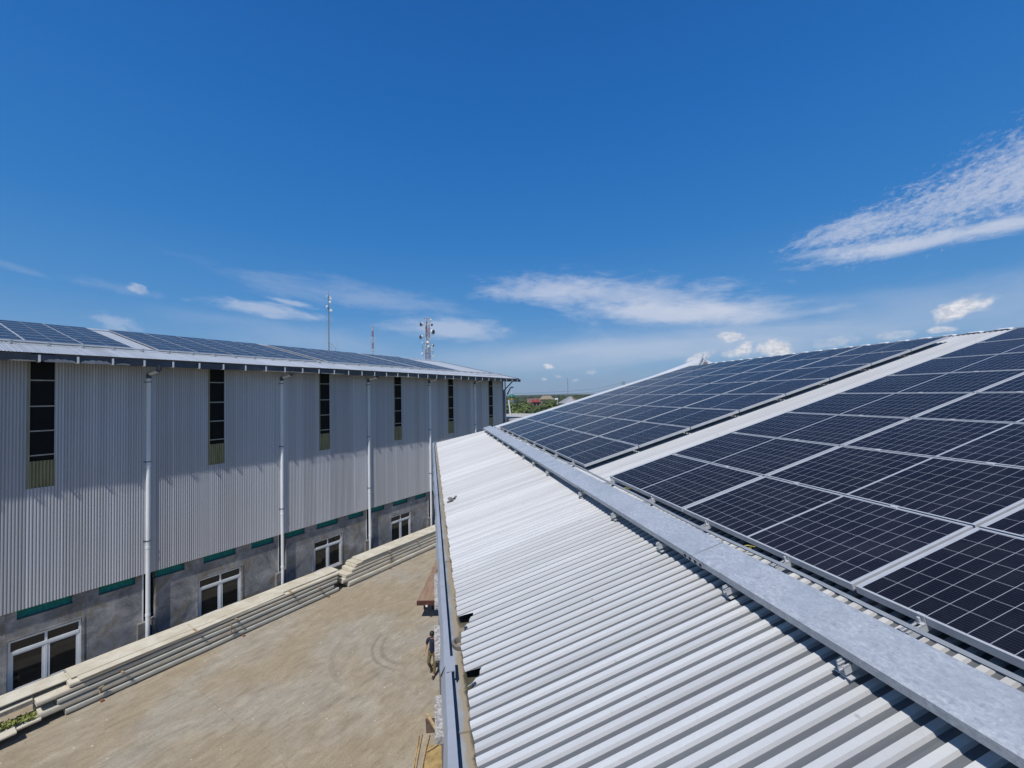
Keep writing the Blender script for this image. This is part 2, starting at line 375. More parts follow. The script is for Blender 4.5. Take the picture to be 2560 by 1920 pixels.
def m_leaf(name, a, b):
    mm = bpy.data.materials.new(name); t = nt(mm); g = G(t)
    out = g.n('ShaderNodeOutputMaterial'); p = g.n('ShaderNodeBsdfPrincipled'); t.links.new(p.outputs[0], out.inputs[0])
    geo = g.n('ShaderNodeNewGeometry'); oi = g.n('ShaderNodeObjectInfo').outputs['Random']
    c = g.mix(geo.outputs['Random Per Island'], c4(a), c4(b))
    c = g.mix(g.math('MULTIPLY', oi, .45), c, (.10,.115,.02,1))
    g.set(p.inputs['Base Color'], c); p.inputs['Roughness'].default_value = .6
    return mm
M['leaf'] = m_leaf('foliage', (.035,.07,.014), (.13,.16,.035))
M['leafd'] = m_leaf('dark_foliage', (.022,.045,.014), (.04,.07,.02))
M['wood'] = m_leaf('distant_wood', (.035,.06,.03), (.06,.085,.04))

# ------------------------------------------------------------------ setting: ground
g_ = MB(); g_.add([(-9000,-9000,-.012),(9000,-9000,-.012),(9000,9000,-.012),(-9000,9000,-.012)], [(0,1,2,3)])
tag(g_.build('ground', M['field']), kind='structure')
y_ = MB()
n_ = 1
y_.add([GW(-45,-30),GW(14,-30),GW(14,52),GW(-45,52)], [(0,1,2,3)])
tag(y_.build('yard', M['yard']), kind='structure')

# ------------------------------------------------------------------ helpers: corrugated sheets
def ribs(mb, fr, s0, s1, e0, e1, pitch=.0875, h=.0145, mi=0, mids=(), top=.40, slope=.11):
    """ribs across s; each runs from e0(s) to e1(s); fr(s, e, w)"""
    n = max(1, round((s1-s0)/pitch)); pitch = (s1-s0)/n; prof = []
    for i in range(n):
        a = s0+i*pitch
        prof += [(a, 0), (a+pitch*(1-top-2*slope), 0), (a+pitch*(1-top-slope), h), (a+pitch*(1-slope), h)]
    prof.append((s0+n*pitch, 0))
    N = len(prof); rows = 2+len(mids); vs = []
    for k in range(rows):
        for (s, w) in prof:
            a, b = e0(s), e1(s)
            e = a if k == 0 else (b if k == rows-1 else a+(b-a)*mids[k-1])
            vs.append(fr(s, e, w))
    fs = [(k*N+i, k*N+i+1, (k+1)*N+i+1, (k+1)*N+i) for k in range(rows-1) for i in range(N-1) if not (prof[i][0] is None)]
    mb.add(vs, fs, mi)
    if mi == 0: mb.m[-len(fs):] = [(1, 2, 0, 2)[i % 4] for k in range(rows-1) for i in range(N-1)]  # per-face materials carry painted rib shading: valley, side, top, side
VALLEY = 0

# ------------------------------------------------------------------ LEFT HALL
T0, T1 = -7.0, 35.92
hall = thing('warehouse', 'tall grey corrugated warehouse with cement base and dark slit windows across the yard', 'warehouse', LW(14, 0, -ZC))
cladB = -7.76
BAY = 5.97
slits = [3.26+BAY*k for k in range(-1, 6)]          # left edge of tall windows
pipes = [6.80+6.0*k for k in range(-2, 5)]
# cladding: corrugated panels between openings
cl = MB()
edges = []
for s_ in slits: edges.append((s_, s_+.64, 'slit'))
for p_ in pipes: edges.append((p_-.16, p_+.28, 'strip'))
edges.sort()
cur = T0; CO = .14                                   # cladding stands out from the masonry
def frC(s, e, w): return LW(s, CO+w, e)
for a, b, k in edges:
    if a > cur: ribs(cl, frC, cur, a, lambda s: cladB, lambda s: 1.98, h=.017)
    if k == 'slit':
        ribs(cl, frC, a, b, lambda s: cladB, lambda s: -3.27, h=.017)
    cur = b
ribs(cl, frC, cur, T1-.42, lambda s: cladB, lambda s: 1.98, h=.017)
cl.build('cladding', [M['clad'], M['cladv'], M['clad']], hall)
for p_ in pipes:
    fl = MB(); fl.box(LW, (p_-.17, .02, cladB), (p_+.29, CO+.004, 1.95)); fl.build('flashing_strip', M['clad'], hall)
cf = MB(); cf.box(LW, (T1-.44, .0, -11.5), (T1, CO+.03, .5)); cf.build('corner_flashing', M['gutterdark'], hall)
for s_ in slits:
    d = MB(); d.box(LW, (s_-.01, -.02, -2.24), (s_+.65, CO-.055, 1.96)); sw = d.build('slit_window', M['dark'], hall)
    for z_ in (.89, -.12, -1.08, -2.02):
        b = MB(); b.box(LW, (s_-.01, CO-.05, z_-.022), (s_+.65, CO-.01, z_+.022)); sub(b, 'batten', M['batten'], sw)
    y = MB(); ribs(y, lambda s, e, w: LW(s, CO-.02+w, e), s_-.04, s_+.70, lambda s: -3.28, lambda s: -2.24, h=.022)
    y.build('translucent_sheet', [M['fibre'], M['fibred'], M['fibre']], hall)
    y = MB(); y.box(LW, (s_-.06, CO-.03, -3.28), (s_-.015, CO+.034, 1.94)); y.build('slit_jamb', M['fibre'], hall)
# masonry base with openings
vents = []; wins = []
for p_ in [6.8+6*k for k in range(-1, 6)]:
    vents += [(p_-3.76-.03, p_-2.33), (p_-1.56, p_-.38), (p_+.27, p_+1.44), ]
    wins.append((p_-4.0, p_-2.07))
VB, WT, WB = -8.15, -8.88, -10.83
ma = MB(); MT = -7.45
def wall_grid(mb, fr, s0, s1, z0, z1, holes, th):
    ss = sorted({s0, s1, *[max(s0, min(s1, q)) for h in holes for q in h[:2]]}); zz = sorted({z0, z1, *[q for h in holes for q in h[2:]]})
    def inh(s, z): return any(h[0] < s < h[1] and h[2] < z < h[3] for h in holes)
    for i in range(len(ss)-1):
        for j in range(len(zz)-1):
            if inh((ss[i]+ss[i+1])/2, (zz[j]+zz[j+1])/2): continue
            mb.add([fr(ss[i],0,zz[j]), fr(ss[i+1],0,zz[j]), fr(ss[i+1],0,zz[j+1]), fr(ss[i],0,zz[j+1])], [(0,1,2,3)])
    for a, b, c, d in holes:                        # reveals
        for (p, q, r, s) in (((a,c),(b,c),0,0), ((a,d),(b,d),0,0), ((a,c),(a,d),0,0), ((b,c),(b,d),0,0)):
            mb.add([fr(p[0],0,p[1]), fr(q[0],0,q[1]), fr(q[0],-th,q[1]), fr(p[0],-th,p[1])], [(0,1,2,3)])
holes = [(a, b, VB, MT-.02) for a, b in vents] + [(a, b, WB, WT) for a, b in wins] + [(p_-.13, p_+.30, -11.5, MT-.02) for p_ in [6.8+6*k for k in range(-2, 5)]]
holes = [h for h in holes if T0 < h[0] and h[1] < T1-.5]
wall_grid(ma, LW, T0, T1-.44, -11.5, MT, holes, .22)
ma.build('masonry_base', M['masonry'], hall)
for a, b in vents:
    if a < T0 or b > T1-.5: continue
    n = MB(); k = 14
    vs = []
    for j in range(4):
        for i in range(k+1):
            vs.append(LW(a+(b-a)*i/k, -.12+.02*math.sin(i*2.1+j)+.05*(j == 0), VB+.02+(MT-VB)*j/3))
    n.add(vs, [(j*(k+1)+i, j*(k+1)+i+1, (j+1)*(k+1)+i+1, (j+1)*(k+1)+i) for j in range(3) for i in range(k)])
    vn = n.build('vent_netting', M['net'], hall, smooth=True)
    l = MB(); l.box(LW, (a, -.03, VB-.012), (b, .02, VB+.018)); sub(l, 'sill', M['conc'], vn)
for a, b in wins:
    if a < T0 or b > T1-.5: continue
    f = MB(); d0, d1 = -.10, -.035; zt = -9.33; mid = (a+b)/2; fw = .07
    def fb(x0, x1, z0, z1, e=0): f.box(LW, (x0, d0, z0), (x1, d1+e, z1))
    fb(a, a+fw, WB, WT); fb(b-fw, b, WB, WT); fb(a+fw, b-fw, WT-fw, WT); fb(a+fw, b-fw, WB, WB+fw)
    fb(a+fw, b-fw, zt-.05, zt+.05, .012); fb(mid-.035, mid+.035, WB+fw, zt-.05); fb(mid-.035, mid+.035, zt+.05, WT-fw)
    for x0, x1 in ((a+fw, mid-.035), (mid+.035, b-fw)):         # sash frames of the lower leaves
        f.box(LW, (x0, d0, WB+fw), (x0+.07, d1-.012, zt-.05)); f.box(LW, (x1-.07, d0, WB+fw), (x1, d1-.012, zt-.05))
        f.box(LW, (x0+.07, d0, WB+fw), (x1-.07, d1-.012, WB+fw+.07)); f.box(LW, (x0+.07, d0, zt-.12), (x1-.07, d1-.012, zt-.05))
    w = f.build('window', M['pvc'], hall)
    p = MB(); p.box(LW, (a+.02, d0+.02, WB+.02), (b-.02, d0+.03, WT-.02))
    sub(p, 'pane', None or bpy.data.materials.get('window_glass') or mat('window_glass', (.012,.013,.014), .06, 0, .1, 1, spec=.5), w)
    s = MB(); s.box(LW, (a-.07, 0, WB-.07), (b+.07, .05, WB-.002)); sub(s, 'sill', M['conc'], w)
    s = MB()
    for (x0, x1, z0, z1) in ((a-.09, a-.02, WB, WT+.09), (b+.02, b+.09, WB, WT+.09), (a-.02, b+.02, WT+.02, WT+.09)): s.box(LW, (x0, .0, z0), (x1, .022, z1))
    sub(s, 'render_surround', M['masonry'], w)
# inside of the wall (keeps the openings dark), back and roof carcass
inn = MB(); inn.box(LW, (T0, -20, -11.5), (T1-.5, -.26, 1.7)); inn.build('inner_wall', M['dark'], hall)
gb = MB()
gb.add([LW(T1-.02, .0, -11.5), LW(T1-.02, -22, -11.5), LW(T1-.02, -22, 1.2), LW(T1-.02, -10, 3.75), LW(T1-.02, 0, 1.75)], [(0,1,2,3,4)])
gb.build('gable_wall', M['clad'], hall)
# column pedestals, pilaster faces and downpipes
for p_ in [6.8+6*k for k in range(-2, 5)]:
    if p_ < T0: continue
    c = MB(); c.box(LW, (p_-.33, -.2, -11.5), (p_+.0, .20, -9.9)); c.box(LW, (p_+.17, -.2, -11.5), (p_+.27, .20, -9.86))
    c.build('pedestal', M['conc'], hall)
    c = MB(); c.box(LW, (p_-.15, -.2, -9.9), (p_-.10, .012, MT-.03)); c.build('steel_column', M['steel'], hall)
    d = MB(); r = .083; a_ = .20
    jogs = [1.02, -.2, -1.6, -4.4, -7.2, -9.5, -11.45]
    d.tube([LW(p_+.0, a_, z) for z in (1.02, -11.48)], r, 14)
    for z in (.98, -2.95, -6.6, -9.6): d.tube([LW(p_, a_, z-.05), LW(p_, a_, z+.05)], r+.012, 14)
    dp = d.build('downpipe', M['pvc'], hall, smooth=False)
    d = MB(); d.tube([LW(p_, a_, 1.0), LW(p_, a_, 1.18), LW(p_+.02, a_+.10, 1.25)], r+.006, 12); sub(d, 'elbow', M['gutterdark'], dp)
    d = MB(); d.tube([LW(p_+.02, a_+.08, 1.24), LW(p_+.10, 1.0, 1.36)], r*.95, 12); sub(d, 'offset_pipe', M['steel'], dp)
    d = MB(); d.tube([LW(p_+.10, .98, 1.355), LW(p_+.12, 1.1, 1.42), LW(p_+.12, 1.12, 1.60)], r+.004, 12); sub(d, 'gutter_outlet', M['gutterdark'], dp)
    for z in (.87, -2.75, -6.3):
        d = MB(); d.box(LW, (p_-.16, CO, z-.02), (p_+.10, CO+.016, z+.02)); d.tube([LW(p_, a_, z-.018), LW(p_, a_, z+.018)], r+.016, 12); sub(d, 'pipe_clip', M['gutterdark'], dp)
# roof
TE = 37.0
rl = MB()
RIDGE = 11.45
ribs(rl, lambda s, e, w: LR(s, e, w), T0, TE, lambda s: -.02, lambda s: RIDGE, mids=(.25,.5,.75))
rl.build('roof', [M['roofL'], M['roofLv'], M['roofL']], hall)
rb = MB()
rb.add([LR(T0, RIDGE, .0), LR(TE, RIDGE, .0), LR(TE, RIDGE, 0)+NL*12-V((0,0,2.7)), LR(T0, RIDGE, 0)+NL*12-V((0,0,2.7))], [(0,1,2,3)])
rb.build('back_roof_slope', M['roofL'], hall)
so = MB(); so.add([LR(T0,0,-.03), LR(TE,0,-.03), LR(TE,1.6,-.03), LR(T0,1.6,-.03)], [(0,1,2,3)])
so.add([LR(TE-1.1,0,-.034), LR(TE,0,-.034), LR(TE,RIDGE,-.034), LR(TE-1.1,RIDGE,-.034)], [(0,1,2,3)])
so.build('soffit', M['gutterdark'], hall)
rc = MB(); rc.sweep([(RIDGE-.3,.05),(RIDGE,.09)], lambda v,w: LR(T0,v,w), lambda v,w: LR(TE+.05,v,w))
rc.sweep([(TE-.18,.055),(TE+.02,.06),(TE+.04,-.12)], lambda s,w: LR(s,-.02,w), lambda s,w: LR(s,RIDGE,w))
rc.build('verge_flashing', M['roofL'], hall)
# gutter, straps, pale lip strips painting in light reflected along its bottom
gt = MB(); GE = 37.75
def frG(a, z): return lambda t: LW(t, a, zE(t)+z)
ts = [T0+i*.5 for i in range(int((GE-T0)/.5)+1)]
prof = [(.86,-.03),(.86,-.31),(1.16,-.31),(1.19,-.05),(1.215,-.05)]
vs = []
for t_ in ts:
    for i, (a, z) in enumerate(prof):
        wv = .018*math.sin(t_*1.7+i)+.014*math.sin(t_*.63)
        vs.append(LW(t_, a+wv*(i in (2,3)), zE(t_)+z+(wv if i in (1,2) else 0)))
gt.add(vs, [(j*5+i, j*5+i+1, (j+1)*5+i+1, (j+1)*5+i) for j in range(len(ts)-1) for i in range(4)])
gt.add(vs[-5:], [(0,1,2,3,4)])
gt.build('gutter', M['gutterdark'], hall)
for t_a, t_b, hh in ((2.6,3.25,.05),(3.45,4.28,.12),(4.42,5.3,.14),(5.45,5.9,.07),(11.2,14.2,.045),(14.6,16.2,.05),(19.6,22.3,.06),(25.8,27.6,.06)):
    k = 14; vs = []; lp = MB()
    for i in range(k+1):
        t_ = t_a+(t_b-t_a)*i/k; q = hh*(.35+.65*math.sin(math.pi*i/k)**.6)*(1+.15*math.sin(i*1.9+t_a))
        vs += [LW(t_, 1.205, zE(t_)-.325), LW(t_, 1.245-.02, zE(t_)-.325+q)]
    lp.add(vs, [(2*i, 2*i+2, 2*i+3, 2*i+1) for i in range(k)])
    lp.build('gutter_lip_gleam', M['lip'], hall)
st0 = None
for k in range(-9, 35):
    t_ = 3.33+1.012*k
    if t_ < T0+.2: continue
    s = MB(); q = .04*math.sin(k*2.3)
    s.add([], [])
    s.box(lambda a, b, c: LW(a+(.03*q)*(0), b, zE(t_)+c), (t_-.033, 1.225, -.325), (t_+.033, 1.235, -.075))
    s.box(lambda a, b, c: LW(a, b, zE(t_)+c), (t_-.033, .9, -.335), (t_+.033, 1.235, -.326))
    s.build('gutter_strap', M['white'], hall)
# eave strut at the far corner
s = MB(); s.tube([LW(T1-.02, .05, -.1), LW(T1-.02, .06, .42), LW(T1-.02, 1.25, 1.42), LW(T1-.02,1.25,1.5)], .06, 6); s.build('eave_strut', M['gutterdark'], hall)
s = MB(); s.tube([LW(38,-.92,.02), LW(38,-.49,.72), LW(38,-.4,.78), LW(38,-.12,.80)], .075, 6); s.build('rear_eave_strut', M['gutterdark'], hall)
s = MB(); s.tube([LW(T1+.18, .10, 1.4), LW(T1+.18, .10, -11.4)], .07, 10); s.build('corner_downpipe', M['pvc'], hall)

# ------------------------------------------------------------------ RIGHT WAREHOUSE (the roof we stand over)
rw = thing('low_warehouse', 'low warehouse with white corrugated roof sloping down to the yard at right', 'warehouse', RH(7, 11, -ZC))
EV = -.33; RV = 11.25
def vend(u):
    if u < 15.95: return RV
    if u < 16.9: return 4.0-(u-15.95)/.95*2.3
    return 1.7-(u-16.9)/1.15*2.03
notches = [(3.62,3.82,.15,1),(2.92,3.05,.13,1)]
def vst(u):
    v = EV+.005*math.sin(u*9.1)+.004*math.sin(u*23.7)
    for a, b, d, _ in notches:
        if a <= u <= b: v += d*(.35+.65*(u-a)/(b-a))
        elif a-.07 < u < a: v += d*.3*(1-(a-u)/.07)
    return v
ro = MB()
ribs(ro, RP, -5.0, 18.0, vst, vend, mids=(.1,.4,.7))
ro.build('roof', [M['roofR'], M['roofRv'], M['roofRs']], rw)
sc0 = None
for v_, us in ((.055, [1.55+.35*k for k in range(22)]), (1.36, [1.0+.35*k for k in range(20)])):
    for u_ in us:
        du_ = random.uniform(-.02,.02); p_ = RP(round(u_/.0875)*.0875-.055, v_+du_, .001)
        if sc0 is None:
            b = MB(); b.lathe(V((0,0,0)), [(.013,0),(.013,.003),(.007,.004),(.007,.010),(0,.011)], 8, ax=NR); sc0 = b.build('roof_screw', M['bolt'], base=V((0,0,0))); o = sc0
        else: o = bpy.data.objects.new('roof_screw', sc0.data); COL.objects.link(o)
        o.parent = rw; o.location = p_-RH(7, 11, -ZC)
# bent-up tongues beside the two broken rib ends
for a, b, d, _ in notches:
    fb_ = MB(); fb_.add([RP(a-.02, EV+.01, .02), RP(a-.07, EV+.01, .045), RP(a-.03, EV+.07, .035), RP(a+.01, EV+.06, .004)], [(0,1,2,3)]); fb_.build('torn_sheet_tongue', M['roofR'], rw)
bs = MB(); bs.add([RP(-5,RV,0), RP(16,RV,0), RP(16,RV,0)+RR*10.5-V((0,0,2.9)), RP(-5,RV,0)+RR*10.5-V((0,0,2.9))], [(0,1,2,3)])
bs.build('back_roof_slope', M['roofR'], rw)
rc = MB()                                             # ridge capping with scalloped edge
ribs(rc, lambda s, e, w: RP(s, e, .022+w*.9), -5.0, 15.9, lambda s: RV-.07, lambda s: RV+.03, pitch=.45, h=.022)
rc.add([RP(-5,RV+.03,.022), RP(16,RV+.03,.022), RP(16,RV+.03,.022)+RR*.3-V((0,0,.08)), RP(-5,RV+.03,.022)+RR*.3-V((0,0,.08))], [(0,1,2,3)])
rc.build('ridge_capping', [M['vergew'], M['roofRv'], M['vergew']], rw)
vg = MB()                                             # raised verge flashing on the far end, with the open ridge end
vg.sweep([(15.78,.03),(15.80,.13),(16.02,.16),(16.04,-.15)], lambda s,w: RP(s,1.95,w), lambda s,w: RP(s,RV+.1,w))
vg.sweep([(15.80,.10),(15.84,.24),(16.10,.27),(16.12,.0)], lambda s,w: RP(s,RV-2.2,w*.55), lambda s,w: RP(s,RV+.25,w*.95))
vg.sweep([(15.80,.10),(15.84,.24),(16.10,.27),(16.12,.0)], lambda s,w: RP(s,RV+.25,w*.95), lambda s,w: RP(s,RV+.25,w*.95)+RR*.9-V((0,0,.35)))
vg.build('verge_flashing', M['vergew'], rw)
sp = MB(); sp.beam(RP(15.7,RV-.1,.08), RP(15.75,RV+.25,.40), .04); sp.beam(RP(15.4,RV-.2,.05), RP(15.5,RV+.2,.32), .05); sp.beam(RP(15.2,RV-.05,.1), RP(15.8,RV+.2,.3), .04)
sp.build('ridge_end_frame', M['alu'], rw)
# gutter bed, capping, walls
gb = MB()
gb.sweep([(.125,-2.02),(.125,-2.085),(.60,-2.085),(.60,-2.03)], lambda r,z: RH(-6,r,z), lambda r,z: RH(17.8,r,z))
gb.build('gutter_bed', M['bed'], rw)
def cap_section(u0, u1, rout, tilt, seed, n=26, r1=.122, ztop=-1.985):
    mb = MB(); rnd = random.Random(seed); vs = []
    for i in range(n+1):
        u = u0+(u1-u0)*i/n; w = .006*math.sin(u*5+seed)+rnd.uniform(-.004,.004); d = rnd.choice([0,0,0,rnd.uniform(-.012,.004)])
        ro_ = rout(u) if callable(rout) else rout
        vs += [RH(u, ro_+.035+w, ztop-.20), RH(u, ro_+w, ztop-.055+d-tilt), RH(u, ro_+.028+w*.5, ztop+d*.6-tilt*.3), RH(u, r1, ztop+.003), RH(u, r1+.003, ztop-.04)]
    mb.add(vs, [(j*5+i, j*5+i+1, (j+1)*5+i+1, (j+1)*5+i) for j in range(n) for i in range(4)])
    return mb.build('capping', M['flash'], rw)
cap_section(-4.5, 3.15, lambda u: .035+.02*max(0,min(1,(u-2.2))), .03, 1, 40)
cap_section(3.13, 8.5, .048, .0, 2, 60, ztop=-1.991)
cap_section(8.48, 17.9, .04, .0, 3, 40)
jb = MB(); jb.box(RH, (3.05,.085,-1.981), (3.22,.15,-1.974)); jb.box(RH, (3.05,.143,-2.03), (3.22,.15,-1.981)); jb.build('capping_joint', M['flash'], rw)
ol = MB(); ol.lathe(RH(3.52,.225,-2.10), [(.045,0),(.075,.02),(.08,.05),(.06,.055),(.05,.02)], 14); ol.build('gutter_outlet', M['conc'], rw)
for u_, dr in ((2.62,.02),(5.3,.01)):
    ol = MB(); ol.box(RH, (u_-.005,.13,-2.084), (u_+.005,.30+dr,-2.070)); ol.build('gutter_joint', M['bed'], rw)
w_ = MB(); w_.box(RH, (-6,.20,-11.5), (16.9,22.6,-2.35)); w_.build('wall', M['conc'], rw)
gp = MB(); gp.add([RH(16.85,.2,-2.35), RH(16.85,22.6,-2.35), RH(16.0,11.3,.95)], [(0,1,2)]); gp.build('gable_wall', M['clad'], rw)
for u0, u1, r0 in ((15.2,17.9,.045),(12.3,13.9,.02),(9.4,10.7,.0)):
    w = MB(); w.box(RH, (u0,r0,-7.62), (u1,.198,-7.48)); w.build('concrete_canopy', bpy.data.materials.get('speckled_concrete') or mat('speckled_concrete', (.52,.50,.49), .85, 0, .3, 14, bump=.3), rw)
# flotsam lying at the eave
df = MB(); df.lathe(RP(7.9,-.20,.035), [(0.0,.0),(.045,.0),(.05,.02),(.03,.035),(0,.038)], 10); df.tube([RP(7.75,-.26,.03),RP(7.8,-.16,.045),RP(7.95,-.08,.04)], .018, 6)
tag(df.build('roof_scrap', M['conc'], base=RP(7.9,-.2,0)), 'small pale scrap lying on the roof edge beside the far gutter', 'debris')

# ------------------------------------------------------------------ solar panels
def panel_meshes(fw, fh, rise):
    L2, W2 = .88, .52
    f = MB()
    I = lambda x, y, z: V((x, y, z))
    f.box(I, (-L2,-W2,-fh), (L2,-W2+fw,0)); f.box(I, (-L2,W2-fw,-fh), (L2,W2,0))
    f.box(I, (-L2,-W2+fw,-fh), (-L2+fw,W2-fw,0)); f.box(I, (L2-fw,-W2+fw,-fh), (L2,W2-fw,0))
    gl = MB(); gl.box(I, (-L2+fw,-W2+fw,-.008-rise), (L2-fw,W2-fw,-.003-rise))
    return f, gl
f_, gl_ = panel_meshes(.014, .045, 0)
fo = f_.build('frame', M['alu']); go = gl_.build('cell_glass', M['glass'])
FME, GME = fo.data, go.data
for o in (fo, go): bpy.data.objects.remove(o)
f_, gl_ = panel_meshes(.026, .040, .004)
both = MB(); both.v = list(f_.v)+list(gl_.v); k0 = len(f_.v)
both.f = list(f_.f)+[[i+k0 for i in q] for q in gl_.f]; both.m = [0]*len(f_.f)+[1]*len(gl_.f)
bo = both.build('solar_panel', [M['alu'], M['glass']]); BME = bo.data; bpy.data.objects.remove(bo)
ORD = ['first','second','third','fourth','fifth','sixth','seventh','eighth','ninth']
U0, V0, PV, PU = 5.697, 2.133, 1.0584, 1.78
MR = Matrix.Identity(4)
for i in range(3): MR[i][0] = -DU[i]; MR[i][1] = DV[i]; MR[i][2] = NR[i]
def right_panel(uc, row, label, group):
    c = RP(uc, V0+.52+row*PV, .135)
    mw = MR.copy(); 
    for i in range(3): mw[i][3] = c[i]
    e = bpy.data.objects.new('solar_panel', None); COL.objects.link(e); e.empty_display_size = .2; e.matrix_world = mw
    tag(e, label, 'solar panel', group)
    for nm, me in (('frame', FME), ('cell_glass', GME)):
        o = bpy.data.objects.new(nm, me); COL.objects.link(o); o.parent = e
for c in range(3):
    for r in range(8):
        if c == 1 and r > 7 or c == 2 and r > 5: continue
        pl = 'near array, %s row above cable tray, %s' % (ORD[r], ('column beside bare strip', 'middle column', 'column at right picture edge')[c])
        right_panel(U0-.89-c*PU-.0, r, 'solar panel in '+pl, 'solar panels of the near array')
for c in range(5):
    for r in range(8):
        right_panel(U0+1.0014+.89+c*PU, r, 'solar panel in far array, %s row above cable tray, %s column beyond bare strip' % (ORD[r], ORD[c]), 'solar panels of the far array')
ML = Matrix.Identity(4)
for i in range(3): ML[i][0] = DL[i]; ML[i][1] = VL[i]; ML[i][2] = NNL[i]
LARR = [(1.62-3.4*0, [1.62-1.72*1, 1.62, 3.32, 5.0], 'array at left picture edge on tall warehouse'), (0, [7.62+1.69*k for k in range(5)], 'array right of wide gap on tall warehouse'),
        (0, [16.80+1.66*k for k in range(5)], 'third array from left on tall warehouse'), (0, [25.45+1.64*k for k in range(3)], 'array nearest far gable on tall warehouse')]
for ai, (_, cols, nm) in enumerate(LARR):
    for ci, t_ in enumerate(cols):
        wd = 1.69 if ai < 2 else 1.65
        for r in range(8):
            v_ = 2.72 + .52 + r*1.0584
            c = LR(t_+wd/2-.01, v_, .13); mw = ML.copy()
            for i in range(3): mw[i][3] = c[i]
            o = bpy.data.objects.new('solar_panel', BME); COL.objects.link(o)
            o.matrix_world = mw @ Matrix.Diagonal((wd*.994/1.76, 1, 1, 1))
            tag(o, 'roof panel, %s, %s row above gutter, %s column' % (nm, ORD[r], ORD[ci] if ci else 'leftmost'), 'solar panel', 'solar panels on the tall warehouse')

# mounting rails on the right roof
rails = [1.78,2.63,3.52,4.50,5.58, 7.27,8.30,9.24,10.15,11.1,12.0,12.95,13.85,14.7,15.35]
feetm = None
rname = ['nearest the camera','second from the camera','third from the camera','fourth from the camera','beside the bare strip']
for i, u_ in enumerate(rails):
    lab = 'aluminium mounting rail under the near array, %s' % rname[i] if i < 5 else 'aluminium mounting rail under the far array, %s beyond bare strip' % ORD[i-5] if i < 14 else 'aluminium mounting rail under the far array beside the far verge'
    t = thing('mounting_rail', lab, 'rail', RP(u_, 1.6, 0), 'mounting rails under the panels')
    b = MB()
    v0, v1 = 1.572, V0+8*PV+.05
    for (a0, a1, w0, w1) in ((-.02,.02,.055,.060),(-.02,-.015,.060,.095),(.015,.02,.060,.095),(-.02,-.008,.090,.095),(.008,.02,.090,.095)):
        b.box(RP, (u_+a0, v0, w0), (u_+a1, v1, w1))
    b.build('channel', M['alu'], t)
    for v_ in (1.612, 2.02):
        f = MB(); f.box(RP, (u_+.022, v_-.03, .027), (u_+.028, v_+.03, .10)); f.box(RP, (u_-.03, v_-.03, .027), (u_+.06, v_+.03, .033))
        f.lathe(RP(u_+.045, v_, .033), [(.012,0),(.012,.012),(0,.012)], 6, ax=NR); f.build('foot_bracket', M['alu'], t)
    c = MB(); c.box(RP, (u_-.02, V0-.028, .095), (u_+.02, V0-.002, .100)); c.box(RP, (u_-.02, V0-.006, .100), (u_+.02, V0-.002, .137)); c.box(RP, (u_-.02, V0-.006, .137), (u_+.02, V0+.012, .141))
    c.lathe(RP(u_, V0-.018, .100), [(.008,0),(.008,.03),(.0,.03)], 6, ax=NR); c.build('end_clamp', M['alu'], t)
    for r in range(1, 8):
        c = MB(); c.box(RP, (u_-.025, V0+r*PV-.028, .1355), (u_+.025, V0+r*PV+.010, .140)); c.build('mid_clamp', M['alu'], t)

# cable tray
tr = thing('cable_tray', 'wide flat galvanised cable tray running along the white roof below the panels', 'cable tray', RP(6, 1.77, .1))
ju = [-4.4,-1.95,.52,3.02,5.55,8.06,10.62,13.2,16.55]
TA, TB, TW = 1.615, 1.915, .172
for i in range(len(ju)-1):
    a, b = ju[i], ju[i+1]; c = MB(); w = TW+(.003 if i % 2 else 0); e = .02 if i % 2 else 0
    n = 24; rnd = random.Random(i); vs = []
    for k in range(n+1):
        u = a+(b-a)*k/n; s_ = .0015*math.sin(u*2.2+i)
        vs += [RP(u, TA, w-.055), RP(u, TA-.001, w+s_), RP(u, TA+.022, w+.003+s_), RP(u, TA+.15, w+.001+rnd.uniform(-.0008,.0008)), RP(u, TB-.022, w+.002), RP(u, TB, w), RP(u, TB, w-.05)]
    c.add(vs, [(k*7+j, k*7+j+1, (k+1)*7+j+1, (k+1)*7+j) for k in range(n) for j in range(6)])
    cv = c.build('tray_cover', M['tray'], tr)
bd = MB(); bd.sweep([(TA+.008,.165),(TA+.008,.112),(TB-.008,.112),(TB-.008,.165)], lambda v,w: RP(-4.4,v,w), lambda v,w: RP(16.5,v,w)); bd.build('tray_body', M['tray'], tr)
for j_ in ju[1:-1]:
    sp = MB(); sp.box(RP, (j_-.13, TA-.006, .118), (j_+.13, TA-.003, .158))
    for k in range(4): sp.lathe(RP(j_-.10+k*.066, TA-.006, .138), [(.013,0),(.013,.004),(0,.004)], 8, ax=-DV, mi=1)
    sp.build('splice_plate', [M['tray'], M['dark']], tr)
# flat earthing bar between tray and panels
eb = MB(); n = 60; vs = []
for k in range(n+1):
    u = -2+(16.2+2)*k/n; d = .012*math.sin(u*1.3)+.008*math.sin(u*3.1)
    vs += [RP(u, 1.972+d, .160), RP(u, 2.000+d, .162), RP(u, 2.000+d, .154), RP(u, 1.972+d, .152)]
eb.add(vs, [(k*4+j, k*4+(j+1) % 4, (k+1)*4+(j+1) % 4, (k+1)*4+j) for k in range(n) for j in range(4)])
tag(eb.build('earthing_bar', M['bar'], base=RP(6,1.98,.1)), 'thin flat grey earthing bar between cable tray and panel edge', 'metal bar')
cb = MB(); cb.tube([RP(1.38,1.93,.05), RP(1.36,1.96,.075), RP(1.31,2.0,.07), RP(1.25,2.03,.06), RP(1.2,2.07,.05)], .006, 8)
tag(cb.build('loose_cable', M['orange'], smooth=True, base=RP(1.3,2,0)), 'short orange cable poking out beside the cable tray near right corner', 'cable')
